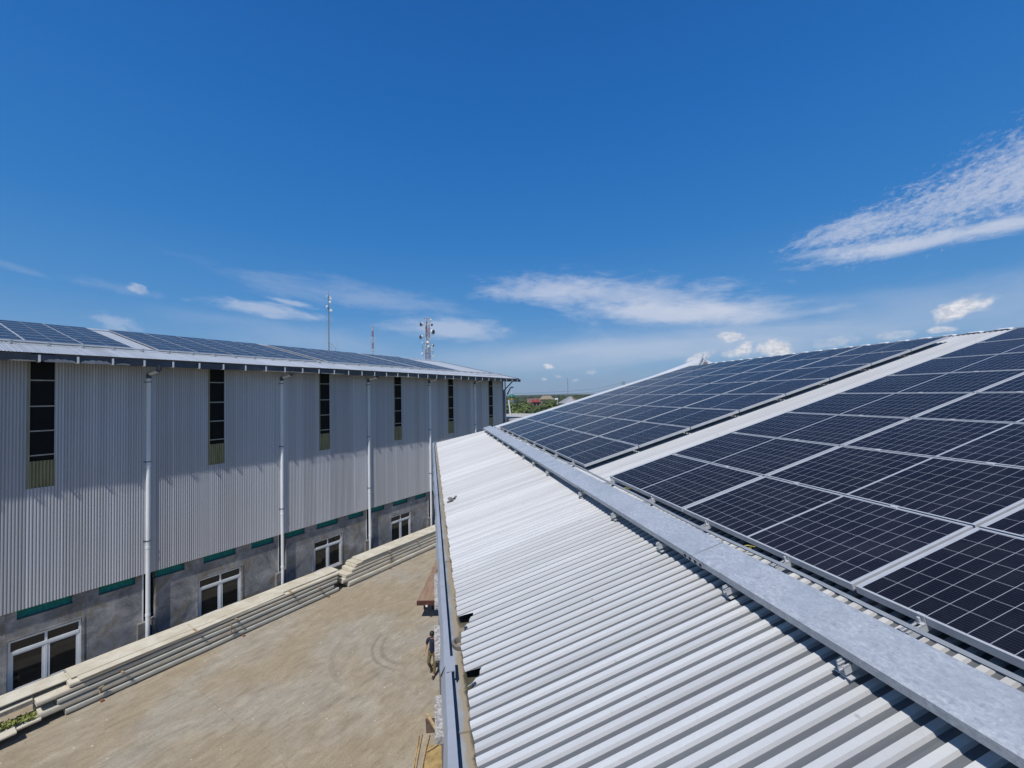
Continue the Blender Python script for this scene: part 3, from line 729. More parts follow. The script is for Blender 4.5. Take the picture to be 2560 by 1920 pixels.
for u_, l_ in ((2.98, 'yellow cable tie loop under the middle panels of the near array'), (5.12, 'yellow cable tie loop under the near array beside bare strip')):
    cb = MB(); cb.tube([RP(u_,2.12,.06), RP(u_+.02,2.07,.075), RP(u_+.01,2.04,.10), RP(u_-.03,2.07,.115), RP(u_-.05,2.12,.09)], .004, 6)
    tag(cb.build('cable_tie', M['cableyel'], smooth=True, base=RP(u_,2.1,0)), l_, 'cable tie')
# conduit along the left roof below its panels
cd_ = thing('roof_conduit', 'thin conduit on small stands running above the gutter of the tall hall', 'conduit', LR(15, 2.2, 0))
b = MB(); b.tube([LR(T0+.5,2.25,.12), LR(36.4,2.25,.12)], .035, 8); b.build('pipe', M['alu'], cd_)
for k in range(42):
    t_ = T0+.9+k*1.0
    if t_ > 36.3: break
    s = MB(); s.box(LR, (t_-.03,2.15,.02), (t_+.03,2.62,.085)); s.box(LR, (t_-.03,2.2,.085), (t_+.03,2.3,.16)); s.build('stand', M['alu'], cd_)

# ------------------------------------------------------------------ stacks of cream panels along the wall
def sheet_pack(t0, t1, a0, a1, z0, h, label, group, mtop=0, end=0, sag=0, nr=6, twist=0):
    """one long pack: ribbed cream sheet on top, folded side lips"""
    mb = MB()
    rib = (a1-a0-.06)/nr; prof = [(a1-.035, 0), (a1-.035, h*.30), (a1, h*.36), (a1, h*.80), (a1-.02, h)]
    top = []
    for i in range(nr):
        x = a1-.03-i*rib; top += [(x-rib*.12, h), (x-rib*.62, h), (x-rib*.70, h-.022), (x-rib*.92, h-.022)]
    prof += top + [(a0, h), (a0, 0)]
    n = max(2, int((t1-t0)/.8)); N = len(prof); vs = []
    for k in range(n+1):
        t_ = t0+(t1-t0)*k/n; dz = -sag*math.sin(math.pi*k/n)*.5+.006*math.sin(t_*1.9+z0*7); da = twist*(k/n-.5)
        for (a, z) in prof: vs.append(LW(t_, a+da+.006*math.sin(t_*1.1+z0*5), z0+z+dz))
    mb.add(vs, [(k*N+i, k*N+i+1, (k+1)*N+i+1, (k+1)*N+i) for k in range(n) for i in range(N-1)])
    mb.add(vs[:N], [tuple(range(N))]); mb.add(vs[-N:], [tuple(range(N))[::-1]])
    o = mb.build('cladding_panel', [M['cream'] if mtop == 0 else M['creamg']], base=LW(t0, a1, -11.5))
    return tag(o, label, 'wall panel', group)
def batten(t, a0, a1, z, label, group, w=.07, h=.05, red=False, L=0):
    b = MB(); b.box(LW, (t-w/2, a0, z), (t+w/2, a1, z+h))
    return tag(b.build('timber_batten', M['timberred'] if red else M['timber'], base=LW(t, a1, z)), label, 'batten', group)
GS1 = 'long cream panels stacked under the first windows'; GS2 = 'long cream panels stacked under the far windows'
lay1 = [(3.95,15.15,.95,2.02,-11.46,.19), (3.30,14.85,.95,1.98,-11.22,.21), (3.75,15.05,.95,2.00,-10.97,.17), (3.25,15.1,.93,1.96,-10.76,.16), (4.05,15.2,.90,1.97,-10.56,.14)]
nm1 = ['lowest long grey cream panel lying on the yard under the first windows', 'second lowest long cream panel of the stack under the first windows', 'middle long cream panel of the stack under the first windows', 'second highest long cream panel of the stack under the first windows', 'long pale cream panel just below the top sheet under the first windows']
for i, (a, b, c, d, z, h) in enumerate(lay1): sheet_pack(a, b, c, d, z, h, nm1[i], GS1, i in (0,2), sag=.0)
sheet_pack(4.15, 15.3, .78, 1.70, -10.40, .075, 'topmost sun bleached cream sheet on the stack under the first windows', GS1, 0, sag=.03, twist=.08)
sheet_pack(4.3, 12.0, 1.35, 2.0, -10.395, .045, 'narrow warped cream sheet sliding off the front of the first stack top', GS1, 0, nr=3, sag=.06, twist=-.12)
sheet_pack(1.4, 4.1, .75, 1.55, -10.45, .07, 'short pale cream sheet end at the left picture edge below the window', GS1, 0)
sheet_pack(.2, 3.2, .75, 1.62, -10.62, .06, 'lower short cream sheet end at the left picture edge', GS1, 0)
sheet_pack(.0, 3.35, 1.28, 2.05, -11.25, .10, 'cream channel sheet at bottom left corner beside the mossy leaves', GS1, 0)
sheet_pack(-1.2, 2.75, 1.45, 2.35, -11.18, .09, 'outermost cream sheet sticking over the yard at bottom left corner', GS1, 0)
lay2 = [(15.78,27.5,1.0,2.12,-11.46,.26), (15.42,27.4,1.0,2.02,-11.17,.22), (15.62,27.5,1.0,2.02,-10.92,.19), (16.05,27.3,1.0,2.02,-10.71,.17), (16.28,27.5,1.02,2.02,-10.52,.13), (16.38,27.4,.98,2.04,-10.375,.06), (16.8,27.6,.95,2.05,-10.30,.055)]
nm2 = ['lowest long cream panel lying on the yard under the far windows', 'second lowest cream panel of the far stack, jutting out furthest', 'third lowest cream panel of the far stack with ribbed end', 'middle cream panel of the far stack with ribbed end', 'thin corrugated panel third from top of the far stack', 'cream panel just below the top sheet of the far stack', 'topmost flat cream panel of the far stack under the far windows']
for i, (a, b, c, d, z, h) in enumerate(lay2): sheet_pack(a, b, c, d, z, h, nm2[i], GS2, 0, nr=7)
bt = [(5.5,-10.78,'timber batten end sticking from the first stack beside its left end',0),(8.0,-10.40,'pale timber batten end under the top sheet of the first stack',0),(9.6,-10.59,'timber batten end mid height in the first stack below the second window',0),
      (12.3,-10.42,'pale timber batten end under the top sheet of the first stack toward the far windows',0),(13.9,-10.80,'timber batten end near the far end of the first stack',0),
      (18.9,-10.38,'timber batten end high in the far stack',0),(21.4,-10.40,'timber batten end high in the far stack beside the gutter',0)]
for t_, z_, l_, r_ in bt: batten(t_, 1.0, 2.16, z_, l_, 'battens between the panels')
for t_, l_ in ((4.9,'reddish timber bearer under the left end of the first stack'),(9.9,'reddish timber bearer under the middle of the first stack'),(14.4,'reddish timber bearer under the far end of the first stack'),(18.9,'timber bearer under the far stack')):
    batten(t_, 1.0, 2.2, -11.5, l_, 'bearers under the stacks', .09, .05, True)
for t_, z0, z1, l_ in ((4.85,-11.2,-10.95,'short dark tie post leaning on the first stack near its left end'),(9.35,-11.15,-10.72,'dark tie post leaning on the first stack below second window'),(18.95,-11.2,-10.55,'knotted tie post leaning against the far stack')):
    b = MB(); b.beam(LW(t_, 2.08, z0), LW(t_+.03, 2.05, z1), .05, .04); b.beam(LW(t_-.05, 2.10, (z0+z1)/2+.1), LW(t_+.1, 2.10, (z0+z1)/2+.13), .06, .05)
    tag(b.build('tie_post', M['timber'], base=LW(t_, 2.05, z0)), l_, 'post', 'tie posts on the stacks')
# mossy weeds
ms = MB(); rnd = random.Random(5)
for i in range(900):
    t_ = 1.3+rnd.random()*1.95; a_ = 1.45+rnd.random()*.5; z_ = -11.10+.16*rnd.random()*(1-abs(t_-2.3)/1.4); s_ = .022+.03*rnd.random()
    c = LW(t_, a_, z_); x = V((rnd.uniform(-1,1),rnd.uniform(-1,1),rnd.uniform(-.4,.6))).normalized(); y = x.orthogonal().normalized()
    ms.add([c-x*s_-y*s_*.5, c+x*s_-y*s_*.5, c+x*s_+y*s_*.5, c-x*s_+y*s_*.5], [(0,1,2,3)])
tag(ms.build('moss', M['moss'], base=LW(2.3,1.6,-11.2)), 'yellow green weeds growing on the sheets at bottom left corner', kind='stuff', cat='weeds')

# ------------------------------------------------------------------ things in the yard
pf = thing('steel_platform', 'low brown boarded steel platform beside the long gutter', 'platform', GW(-4.6, 23, 0))
b = MB()
for i, (y0, y1) in enumerate(((21.5,22.55),(22.56,23.7),(23.71,24.9),(24.91,27.0))): b.box(GW, (-5.06,y0,.96), (-4.1-.19*(y0-21.5)*1.0,y1,1.0+.003*(i % 2)))
b.build('deck', M['rustbr'], pf)
b = MB(); b.box(GW, (-5.08,21.40,.80), (-4.02,21.5,1.0)); b.box(GW, (-5.08,21.5,.80), (-5.02,27,.958)); b.build('edge_beam', M['rustred'], pf)
for (x, y) in ((-4.95,22.6),(-4.95,24.6),(-4.95,26.5),(-4.5,22.6),(-4.7,24.6),(-4.9,26.9)):
    b = MB(); b.box(GW, (x-.04,y-.04,0), (x+.04,y+.04,.80)); b.build('leg', M['rustred'], pf)
b = MB(); b.box(GW, (-4.62,21.36,.74), (-4.52,21.40,.82)); b.build('lamp_bracket', M['pvc'], pf)
def stick(p, q, r, label, bend=.03):
    p, q = V(p), V(q); b = MB(); md = (p+q)/2+V((bend,0,0)); b.tube([p, (p+md)/2+V((bend*.4,0,0)), md, (md+q)/2, q], [r*.8,r,r,r,r*.85], 7)
    tag(b.build('timber_pole', M['stick'], base=p), label, 'pole', 'loose timber poles on the yard')
stick((-3.37,14.26,.04),(-3.25,12.2,.04),.032,'leftmost knotty timber pole lying on the yard at the bottom edge', .04)
stick((-3.27,14.31,.04),(-3.11,12.2,.04),.030,'middle timber pole of the three lying on the yard at bottom edge', -.02)
stick((-3.01,14.26,.05),(-2.93,12.2,.05),.036,'right pale timber pole of the three lying on the yard at bottom edge', -.04)
b = MB(); b.beam((-3.26,15.08,.12),(-2.36,13.7,.14), .09, .05); tag(b.build('timber_plank', M['stick'], base=V((-2.8,14.4,0))), 'pale timber plank lying diagonally over the brown board beside the gutter', 'plank')
b = MB(); b.beam((-2.95,13.55,.10),(-2.45,13.95,.12), .035, .03); tag(b.build('timber_lath', M['stick'], base=V((-2.7,13.7,0))), 'thin timber lath lying across the tan plywood sheet', 'lath')
b = MB(); b.box8(lambda i,j,k: V((-3.30+.16*(1-j)+i*.62+.0, 15.0-.62*(1-j)+.06*i, .005+.02*k))); tag(b.build('board', M['brownply'], base=V((-3,14.7,0))), 'dark brown board lying flat on the yard under the diagonal plank', 'board')
b = MB(); b.box8(lambda i,j,k: V((-2.97+.08*(1-j)+i*1.2, 13.85-1.6*(1-j), .01+.04*k))); tag(b.build('plywood_sheet', M['ply'], base=V((-2.5,13.2,0))), 'stained tan plywood sheet lying on the yard at the bottom edge', 'plywood')

# ------------------------------------------------------------------ person
def skin(name, verts, edges, rad, material, parent, root=0, subd=2):
    me = bpy.data.meshes.new(name+'_cage'); me.from_pydata(verts, edges, [])
    o = bpy.data.objects.new(name, me); COL.objects.link(o)
    mo = o.modifiers.new('skin', 'SKIN'); mo.branch_smoothing = .4
    s = o.modifiers.new('sub', 'SUBSURF'); s.levels = subd; s.render_levels = subd
    for i, r in enumerate(rad):
        d = me.skin_vertices[0].data[i]; d.radius = (r, r) if not isinstance(r, tuple) else r; d.use_root = (i == root)
    dg = bpy.context.evaluated_depsgraph_get(); nm = bpy.data.meshes.new_from_object(o.evaluated_get(dg))
    o.modifiers.clear(); o.data = nm; nm.materials.clear(); nm.materials.append(material)
    nm.polygons.foreach_set('use_smooth', [True]*len(nm.polygons))
    if parent: o.parent = parent
    return o
per = thing('person', 'person in navy shirt and khaki trousers walking in the yard beside the gutter', 'person', GW(-3.50, 17.42, 0))
J = dict(pel=(0,0,.93), waist=(0,-.01,1.08), chest=(0,-.01,1.28), nb=(0,0,1.44), nk=(0,-.01,1.50), hd=(-.01,-.035,1.60), ht=(-.01,-.03,1.70),
 ls=(-.185,0,1.40), le=(-.255,.06,1.13), lw=(-.285,-.13,1.00), lh=(-.29,-.20,.97), rs=(.185,0,1.40), re=(.25,.04,1.12), rw=(.215,-.13,.90), rh=(.205,-.18,.83),
 lhip=(-.09,0,.89), lk=(-.15,-.10,.50), la=(-.085,.16,.12), lt=(-.10,.0,.05), rhip=(.09,0,.89), rk=(.12,-.13,.50), ra=(.09,-.26,.10), rt=(.06,-.44,.045), lhe=(-.085,.2,.06), rhe=(.09,-.23,.05))
ks = list(J); ix = {k: i for i, k in enumerate(ks)}
ed = [('pel','waist'),('waist','chest'),('chest','nb'),('nb','nk'),('nk','hd'),('hd','ht'),('nb','ls'),('ls','le'),('le','lw'),('lw','lh'),('nb','rs'),('rs','re'),('re','rw'),('rw','rh'),('pel','lhip'),('lhip','lk'),('lk','la'),('la','lt'),('pel','rhip'),('rhip','rk'),('rk','ra'),('ra','rt'),('la','lhe'),('ra','rhe')]
rad = dict(pel=.115,waist=.11,chest=.13,nb=.085,nk=.052,hd=(.075,.092),ht=.06,ls=.062,le=.042,lw=.028,lh=.036,rs=.062,re=.042,rw=.028,rh=.036,lhip=.085,lk=.056,la=.04,lt=.04,rhip=.085,rk=.056,ra=.04,rt=.04,lhe=.035,rhe=.035)
vv = [J[k] for k in ks]; ee = [(ix[a], ix[b]) for a, b in ed]; rr_ = [rad[k] for k in ks]
# fingers and thumbs rooted in the palms
for side, hand, sx in (('l','lh',-1),('r','rh',1)):
    hx = V(J[hand]); dirv = (hx-V(J[side+'w'])).normalized(); lat = dirv.cross(V((0,0,1))).normalized()
    for i, (off, ln) in enumerate(((-.027,.062),(-.009,.072),(.009,.068),(.026,.052))):
        b0 = hx+dirv*.03+lat*off; b1 = b0+dirv*ln*.55-V((0,0,.012)); b2 = b1+dirv*ln*.3-V((0,0,.03))
        k = len(vv); vv += [tuple(b0), tuple(b1), tuple(b2)]; ee += [(ix[hand], k), (k, k+1), (k+1, k+2)]; rr_ += [.0095,.0085,.0075]
    b0 = hx-dirv*.01-lat*sx*.034; b1 = b0+dirv*.035-lat*sx*.014-V((0,0,.01)); k = len(vv); vv += [tuple(b0), tuple(b1)]; ee += [(ix[hand], k), (k, k+1)]; rr_ += [.011,.009]
skin('body', vv, ee, rr_, M['skin'], per)
def garment(name, keys, edges, rads, m_):
    id_ = {k: i for i, k in enumerate(keys)}
    return skin(name, [J.get(k) or EX[k] for k in keys], [(id_[a], id_[b]) for a, b in edges], rads, m_, per)
EX = dict(hem=(0,-.01,.86), lsl=(-.235,.04,1.20), rsl=(.232,.03,1.20), lcu=(-.088,.14,.14), rcu=(.092,-.25,.13))
garment('shirt', ['waist','hem','chest','nb','ls','lsl','rs','rsl'], [('waist','hem'),('waist','chest'),('chest','nb'),('nb','ls'),('ls','lsl'),('nb','rs'),('rs','rsl')], [.135,.145,.155,.095,.08,.068,.08,.068], M['navy'])
garment('trousers', ['pel','lhip','lk','lcu','rhip','rk','rcu'], [('pel','lhip'),('lhip','lk'),('lk','lcu'),('pel','rhip'),('rhip','rk'),('rk','rcu')], [.128,.10,.075,.06,.10,.075,.06], M['khaki'])
for a, b_, c_ in (('la','lt','lhe'),('ra','rt','rhe')):
    garment('boot', [a,b_,c_], [(a,b_),(a,c_)], [.055,.05,.045], M['boot'])
hr = MB(); hr.lathe(V((-3.51,17.42-.012,1.615)), [(.098,-.03),(.106,.02),(.100,.06),(.075,.10),(.04,.118),(0,.122)], 14); hr.build('hair', M['hair'], per, smooth=True)
fe = MB()
for sx in (-1, 1): fe.lathe(V((-3.51+sx*.032,17.42-.122,1.615)), [(.011,0),(.009,.006),(0,.008)], 8, ax=(0,-1,0), mi=0)
fe.lathe(V((-3.51,17.42-.125,1.545)), [(.024,0),(.018,.005),(0,.006)], 8, ax=(0,-1,0), mi=0); fe.build('eyes_and_mouth', M['hair'], per)
ns = MB(); ns.add([V((-3.51-.014,17.30,1.575)),V((-3.51+.014,17.30,1.575)),V((-3.51,17.27,1.578)),V((-3.51,17.305,1.62))], [(0,1,2),(0,2,3),(1,3,2)])
for sx in (-1,1): ns.lathe(V((-3.51+sx*.082,17.40,1.60)), [(.03,-.008),(.034,0),(.02,.012),(0,.012)], 8, ax=(sx,0,0))
ns.build('nose_and_ears', M['skin'], per)

# ------------------------------------------------------------------ telecom towers
def lattice(mb, c, h, w0, w1, n, bw, mi_fn):
    for i in range(n):
        z0, z1 = h*i/n, h*(i+1)/n; a = w0+(w1-w0)*i/n; b = w0+(w1-w0)*(i+1)/n; mi = mi_fn(i)
        cs0 = [c+V((sx*a/2, sy*a/2, z0)) for sx, sy in ((-1,-1),(1,-1),(1,1),(-1,1))]; cs1 = [c+V((sx*b/2, sy*b/2, z1)) for sx, sy in ((-1,-1),(1,-1),(1,1),(-1,1))]
        for k in range(4):
            mb.beam(cs0[k], cs1[k], bw, mi=mi); mb.beam(cs0[k], cs1[(k+1) % 4], bw*.7, mi=mi); mb.beam(cs1[k], cs1[(k+1) % 4], bw*.7, mi=mi)
def dish(c, r, ax, parent, dark=False, mount=None):
    b = MB(); ax = V(ax).normalized()
    b.lathe(c, [(0,-r*.25),(r*.6,-r*.18),(r*.95,0),(r,.02),(r,r*.55),(r*.96,r*.6),(0,r*.62)], 16, ax=ax, mi=0)
    if dark: b.lathe(c+ax*(r*.64), [(r*.93,0),(0,.01)], 16, ax=ax, mi=1)
    o = b.build('dish', [M['dishw'], M['dishd']], parent, smooth=False)
    if mount is not None:
        b = MB(); b.beam(c, V((mount.x, mount.y, c.z)), .12); sub(b, 'dish_arm', M['towerg'], o)
def zpt(zx, zy, Y): return at(780+zx*.15371, 700+zy*.15371, Y)
# big one
Y = 200.; top = zpt(1878, 620, Y); c = V((top.x, top.y, 0)); H = top.z
tw = thing('telecom_tower', 'stout red and white lattice telecom tower crowded with dishes behind the far roof', 'telecom tower', c)
b = MB(); lattice(b, c, H, 3.0, 1.35, 26, .14, lambda i: 1 if (i//3) % 2 else 0); b.beam(c+V((-.5,0,H-14)), c+V((-.5,0,H-1)), .35, mi=2); b.beam(c+V((.2,-.5,H-20)), c+V((.2,-.5,H-6)), .3, mi=2)
for z in (H-.2, H-2.0, H-5.2): 
    b.beam(c+V((-1.8,0,z)), c+V((1.8,0,z)), .12, mi=1); b.beam(c+V((0,-1.6,z)), c+V((0,1.6,z)), .12, mi=1)
b.build('lattice_mast', [M['towerw'], M['towerr'], M['towerg']], tw)
for (zx, zy, r, ax, dk) in ((1785,722,32,(-.6,-.8,-.05),1),(1945,730,21,(.5,-.8,0),1),(1955,845,40,(.9,-.45,0),1),(1782,928,34,(-.65,-.75,0),1),(1928,642,14,(.3,-.9,.1),0),(1800,1025,16,(-.7,-.6,0),0),(1880,1012,19,(0,-1,.1),0),(1892,1080,18,(.2,-1,.05),0),(1965,1065,20,(.8,-.5,0),1),(1950,1092,14,(.5,-.8,0),0),(1803,1090,12,(-.7,-.6,0),1),(1952,1140,15,(.6,-.7,0),0),(1795,1200,20,(-.6,-.8,0),0),(1967,1240,17,(.5,-.8,0),0)):
    p = zpt(zx, zy, Y-1.2); dish(p, r*.0298, ax, tw, dk, c)
b = MB()
for zx, z0, z1 in ((1930,900,975),(1840,730,830),(1905,1130,1180),(1880,1110,1170)):
    p0, p1 = zpt(zx,z0,Y-1), zpt(zx,z1,Y-1); b.beam(p0, p1, .35, .2); b.beam((p0+p1)/2, V((c.x,c.y,((p0+p1)/2).z)), .08)
b.build('panel_antenna', M['towerw'], tw)
b = MB()
for s_ in (-1,1):
    pts = [(s_*1.0,H-11.5),(s_*2.6,H-12.5),(s_*2.0,H-14),(s_*2.7,H-16.5),(s_*2.2,H-18.5)]
    for p, q in zip(pts, pts[1:]): b.beam(c+V((p[0],-.6,p[1])), c+V((q[0],-.6,q[1])), .13)
    for z in (H-12.5,H-16.5): b.beam(c+V((0,-.6,z)), c+V((s_*2.6,-.6,z)), .1)
b.build('antenna_frame', M['towerg'], tw)
# slim mast with small dishes
Y = 250.; top = zpt(268, 180, Y); c = V((top.x, top.y, 0)); H = top.z
tw = thing('guyed_mast', 'tall slim dark guyed mast with white dishes near its top', 'telecom tower', c)
b = MB(); lattice(b, c, H-2.6, .5, .42, 44, .10, lambda i: 0); b.beam(c+V((0,0,H-2.6)), c+V((0,0,H)), .22); b.build('lattice_mast', M['towerg'], tw)
for (zx, zy, r, ax) in ((245,262,12,(-.5,-.8,0)),(293,268,9,(.4,-.9,0)),(302,303,17,(.4,-.9,0)),(294,357,19,(.2,-.95,0)),(249,432,20,(-.5,-.8,0)),(307,495,23,(.4,-.9,0))): dish(zpt(zx,zy,Y-.6), r*.0372, ax, tw, False, c)
b = MB(); q = zpt(330,1125,Y); q2 = zpt(385,1108,Y); q3 = zpt(290,1015,Y)
b.beam(c+V((0,0,q3.z)), q2, .28); b.beam(zpt(278,1060,Y), q, .2); b.beam(q2, V((q2.x,q2.y,0)), .25); b.build('stay_arm', M['towerg'], tw)
b = MB()
for dx, dy in ((14,6),(-13,8),(2,-14)):
    b.tube([c+V((0,0,H*.82)), c+V((dx,dy,0))], .035, 4)
b.build('guy_wire', M['towerg'], tw)
# middle red/white lattice
Y = 300.; top = zpt(985, 738, Y); c = V((top.x, top.y, 0)); H = top.z
tw = thing('lattice_mast', 'short red and white lattice mast with whip antennas between the other two', 'telecom tower', c)
b = MB(); lattice(b, c, H, 1.6, .75, 30, .13, lambda i: 1 if (i//2) % 2 else 0); b.build('lattice_frame', [M['towerw'], M['towerr']], tw)
b = MB()
for zy in (760,810,858,908,965,1010,1058,1110,1160):
    p = zpt(987, zy, Y); w = .9+(zy-740)*.0014; b.beam(V((c.x-w,c.y,p.z)), V((c.x+w,c.y,p.z)), .16)
b.build('crossarm', M['towerr'], tw)
for zx, z0, z1 in ((944,915,990),(1025,920,1000),(1010,960,990)):
    b = MB(); p0, p1 = zpt(zx,z0,Y), zpt(zx,z1,Y); b.beam(p0, p1, .18); b.beam((p0+p1)/2, V((c.x,c.y,((p0+p1)/2).z)), .08); b.build('whip_antenna', M['towerw'], tw)
# thin far mast and pylon with lines
Y = 420.; p = at(1419, 945, Y); b = MB(); c = V((p.x, p.y, 0)); lattice(b, c, p.z, .55, .4, 26, .12, lambda i: 0)
tag(b.build('far_mast', M['towerg'], base=c), 'thin hazy grey mast standing far off left of the verge', 'mast')
Y = 420.; p = at(1559, 954, Y); c = V((p.x, p.y, 0)); b = MB(); lattice(b, c, p.z, 4, 1.2, 12, .22, lambda i: 0)
py_ = thing('pylon', 'small distant power pylon just above the sloping roof verge', 'pylon', c)
b.build('lattice_frame', M['towerg'], py_)
for z in (p.z-.3, p.z-3):
    b = MB(); b.beam(V((c.x-3,c.y,z)), V((c.x+3,c.y,z)), .4); b.build('crossarm', M['towerg'], py_)
for l_, pts in (('upper power line crossing the sky over the mosque dome', [(1240,984.3),(1283,983.3),(1330,982.3),(1370,981),(1430,977.5),(1480,973.6),(1559,957)]), ('lower power line crossing the sky just above the trees', [(1240,990),(1290,989),(1350,987.3),(1400,985.4),(1450,983),(1480,981),(1559,965)])):
    b = MB(); b.tube([at(x, y, 420) for x, y in pts], .10, 5); tag(b.build('power_line', M['wire'], base=at(1400,980,420)), l_, 'power line', 'power lines')

# ------------------------------------------------------------------ houses beyond
def hip_house(name, label, px0, px1, ye, yp, Y, wallm, roofm, depth=8, ridge=.45, hip=True, wins=3):
    a, b_ = at(px0, ye, Y), at(px1, ye, Y); p = at((px0+px1)/2, yp, Y+depth/2)
    x0, x1, ze, zp = a.x, b_.x, a.z, p.z; t = thing(name, label, 'house', V(((x0+x1)/2, Y, 0)))
    w = MB(); w.box(GW, (x0+.5,Y+.5,0), (x1-.5,Y+depth-.5,ze)); w.build('wall', wallm, t)
    r = MB(); hx = (x1-x0)*(1-ridge)/2 if hip else 0
    r.add([V((x0,Y,ze)),V((x1,Y,ze)),V((x1,Y+depth,ze)),V((x0,Y+depth,ze)),V((x0+hx,Y+depth/2,zp)),V((x1-hx,Y+depth/2,zp))], [(0,1,5,4),(2,3,4,5),(1,2,5),(3,0,4),(0,3,2,1)])
    r.box(GW, (x0-.1,Y-.1,ze-.25), (x1+.1,Y-.003,ze+.02)); r.build('roof', roofm, t)
    for i in range(wins):
        q = x0+1+(x1-x0-2)*(i+.5)/wins; m_ = MB(); m_.box(GW, (q-.6,Y+.44,ze-2.4), (q+.6,Y+.49,ze-.9)); m_.build('window', M['dark'], t)
    return t
hip_house('house', 'house with broad brown tiled hip roof beyond the trees', 1350, 1386, 998.0, 989.0, 225, M['wallgrey'], M['roofbrown'], 9, .5)
hip_house('house', 'low house with bright red roof edge left of the brown roofed house', 1328, 1354, 1004.3, 1002.6, 214, M['wallpink'], M['roofred'], 5, .7, wins=2)
t = thing('unfinished_building', 'faded pink unfinished building with dark openings above the red roof', 'building', at(1332, 1000, 262)*1.0)
t.location.z = 0; t.matrix_world = Matrix.Translation(V((t.location.x, t.location.y, 0)))
a = at(1318, 997.0, 262); b_ = at(1350, 997, 262)
w = MB(); w.box(GW, (a.x,262,0), (b_.x,270,a.z)); w.build('wall', M['wallpink'], t)
for i, q in enumerate((.16,.48,.80)):
    x = a.x+(b_.x-a.x)*q; m_ = MB(); m_.box(GW, (x-.75,261.9,a.z-2.1), (x+.75,261.99,a.z-.4)); m_.build('window', M['roofred'] if i else M['wallpink'], t)
# grey gable house by the verge
Y = 112.; ap = at(1433, 991.3, Y); le = at(1409.5, 1009, Y); ri = at(1449, 1003, Y)
t = thing('gabled_house', 'grey sheet roofed house with brown gable edge just behind the verge', 'house', V((ap.x, Y, 0)))
w = MB(); w.box(GW, (le.x+.3,Y+.3,0), (ri.x+2,Y+7,le.z-.1)); w.build('wall', M['wallgrey'], t)
mdx = at(1441.5, 1006, Y)
r = MB(); r.add([V((le.x,Y,le.z)), V((mdx.x,Y,mdx.z)), V((ap.x,Y+4,ap.z+.05))], [(0,1,2)]); r.add([V((le.x,Y,le.z)), V((ap.x,Y+4,ap.z+.05)), V((ap.x+.3,Y+9,ap.z+.05)), V((le.x-.5,Y+10,le.z))], [(0,1,2,3)]); r.build('roof', M['roofgrey'], t)
r = MB(); r.add([V((mdx.x+.02,Y,mdx.z)), V((ri.x+.5,Y+6,ri.z)), V((ap.x+.35,Y+9,ap.z+.05)), V((ap.x+.02,Y+4,ap.z+.05))], [(0,1,2,3)]); r.build('brown_roof_slope', M['roofbrown'], t)
r = MB(); r.beam(V((ap.x,Y+3.95,ap.z+.1)), V((mdx.x,Y-.03,mdx.z+.05)), .22, .15); r.build('hip_capping', M['wallpink'], t)
# white sign / tank on post
p = at(1391, 997.3, 195); t = thing('billboard', 'small white board on a post right of the brown roofed house', 'billboard', V((p.x, 195, 0)))
b = MB(); b.box(GW, (p.x-.75,195,p.z-.38), (p.x+.75,195.15,p.z+.42)); b.build('board_face', M['dishw'], t)
b = MB(); b.box(GW, (p.x+.42,195.02,0), (p.x+.56,195.14,p.z-.38)); b.build('post', M['steel'], t)
# mosque minaret dome
Y = 180.; p = at(1279.6, 997, Y); c = V((p.x, p.y, 0)); z0 = at(1279.6, 1002.3, Y).z
t = thing('mosque_dome', 'small green mosque dome over a yellow arched drum beyond the corner', 'mosque dome', c)
b = MB(); b.lathe(c, [(1.0,0),(1.0,z0-.4),(1.25,z0-.3),(1.3,z0+.1),(1.1,z0+.15)], 16); b.build('shaft', M['wallgrey'], t)
b = MB(); b.lathe(c+V((0,0,z0+.12)), [(1.32,0),(1.32,.22),(1.1,.26)], 16); b.build('gallery_ring', M['domeg'], t)
b = MB(); b.lathe(c+V((0,0,z0+.36)), [(1.08,0),(1.12,.9),(1.02,1.15)], 16); dr = b.build('drum', M['domey'], t)
for k in range(8):
    a = k*math.pi/4+.39; q = c+V((math.cos(a)*1.09, math.sin(a)*1.09, z0+.36)); x = V((-math.sin(a), math.cos(a), 0)); n = V((math.cos(a), math.sin(a), 0))
    m_ = MB(); m_.add([q+x*.2+n*.03+V((0,0,.15)), q-x*.2+n*.03+V((0,0,.15)), q-x*.2+n*.03+V((0,0,.7)), q+n*.03+V((0,0,.95)), q+x*.2+n*.03+V((0,0,.7))], [(0,1,2,3,4)]); sub(m_, 'arch_opening', M['rustred'], dr)
b = MB(); b.lathe(c+V((0,0,z0+1.35)), [(1.22,0),(1.26,.35),(1.15,.8),(.9,1.2),(.5,1.5),(.15,1.65),(0,1.66)], 18); b.build('dome', M['domeg'], t, smooth=True)
b = MB(); b.lathe(c+V((0,0,z0+2.95)), [(.05,0),(.22,.15),(.25,.3),(.15,.45),(.03,.5),(.03,1.1),(0,1.1)], 10); b.build('finial', M['dishw'], t)
# low white annex behind the corner
an = thing('annex', 'low pale annex roof tucked behind the far corner of the tall hall', 'annex', LW(41, -2, -ZC))
b = MB(); b.box(LW, (36.3,-6,-11.5), (47,3.5,-2.75)); b.build('wall', M['wallgrey'], an)
b = MB(); b.box(LW, (36.25,-6.1,-2.747), (47.1,3.6,-2.55)); b.build('parapet', M['wallgrey'], an)
b = MB(); b.tube([at(1276.0,1038,52), at(1271.5,1000,52)], .09, 8); b.tube([at(1276.0,1038,52), V((at(1276,1038,52).x,52,0))], .10, 8)
tag(b.build('lamp_pole', M['steel'], base=V((at(1276,1038,52).x,52,0))), 'pale leaning pole beside the far corner of the tall hall', 'pole')

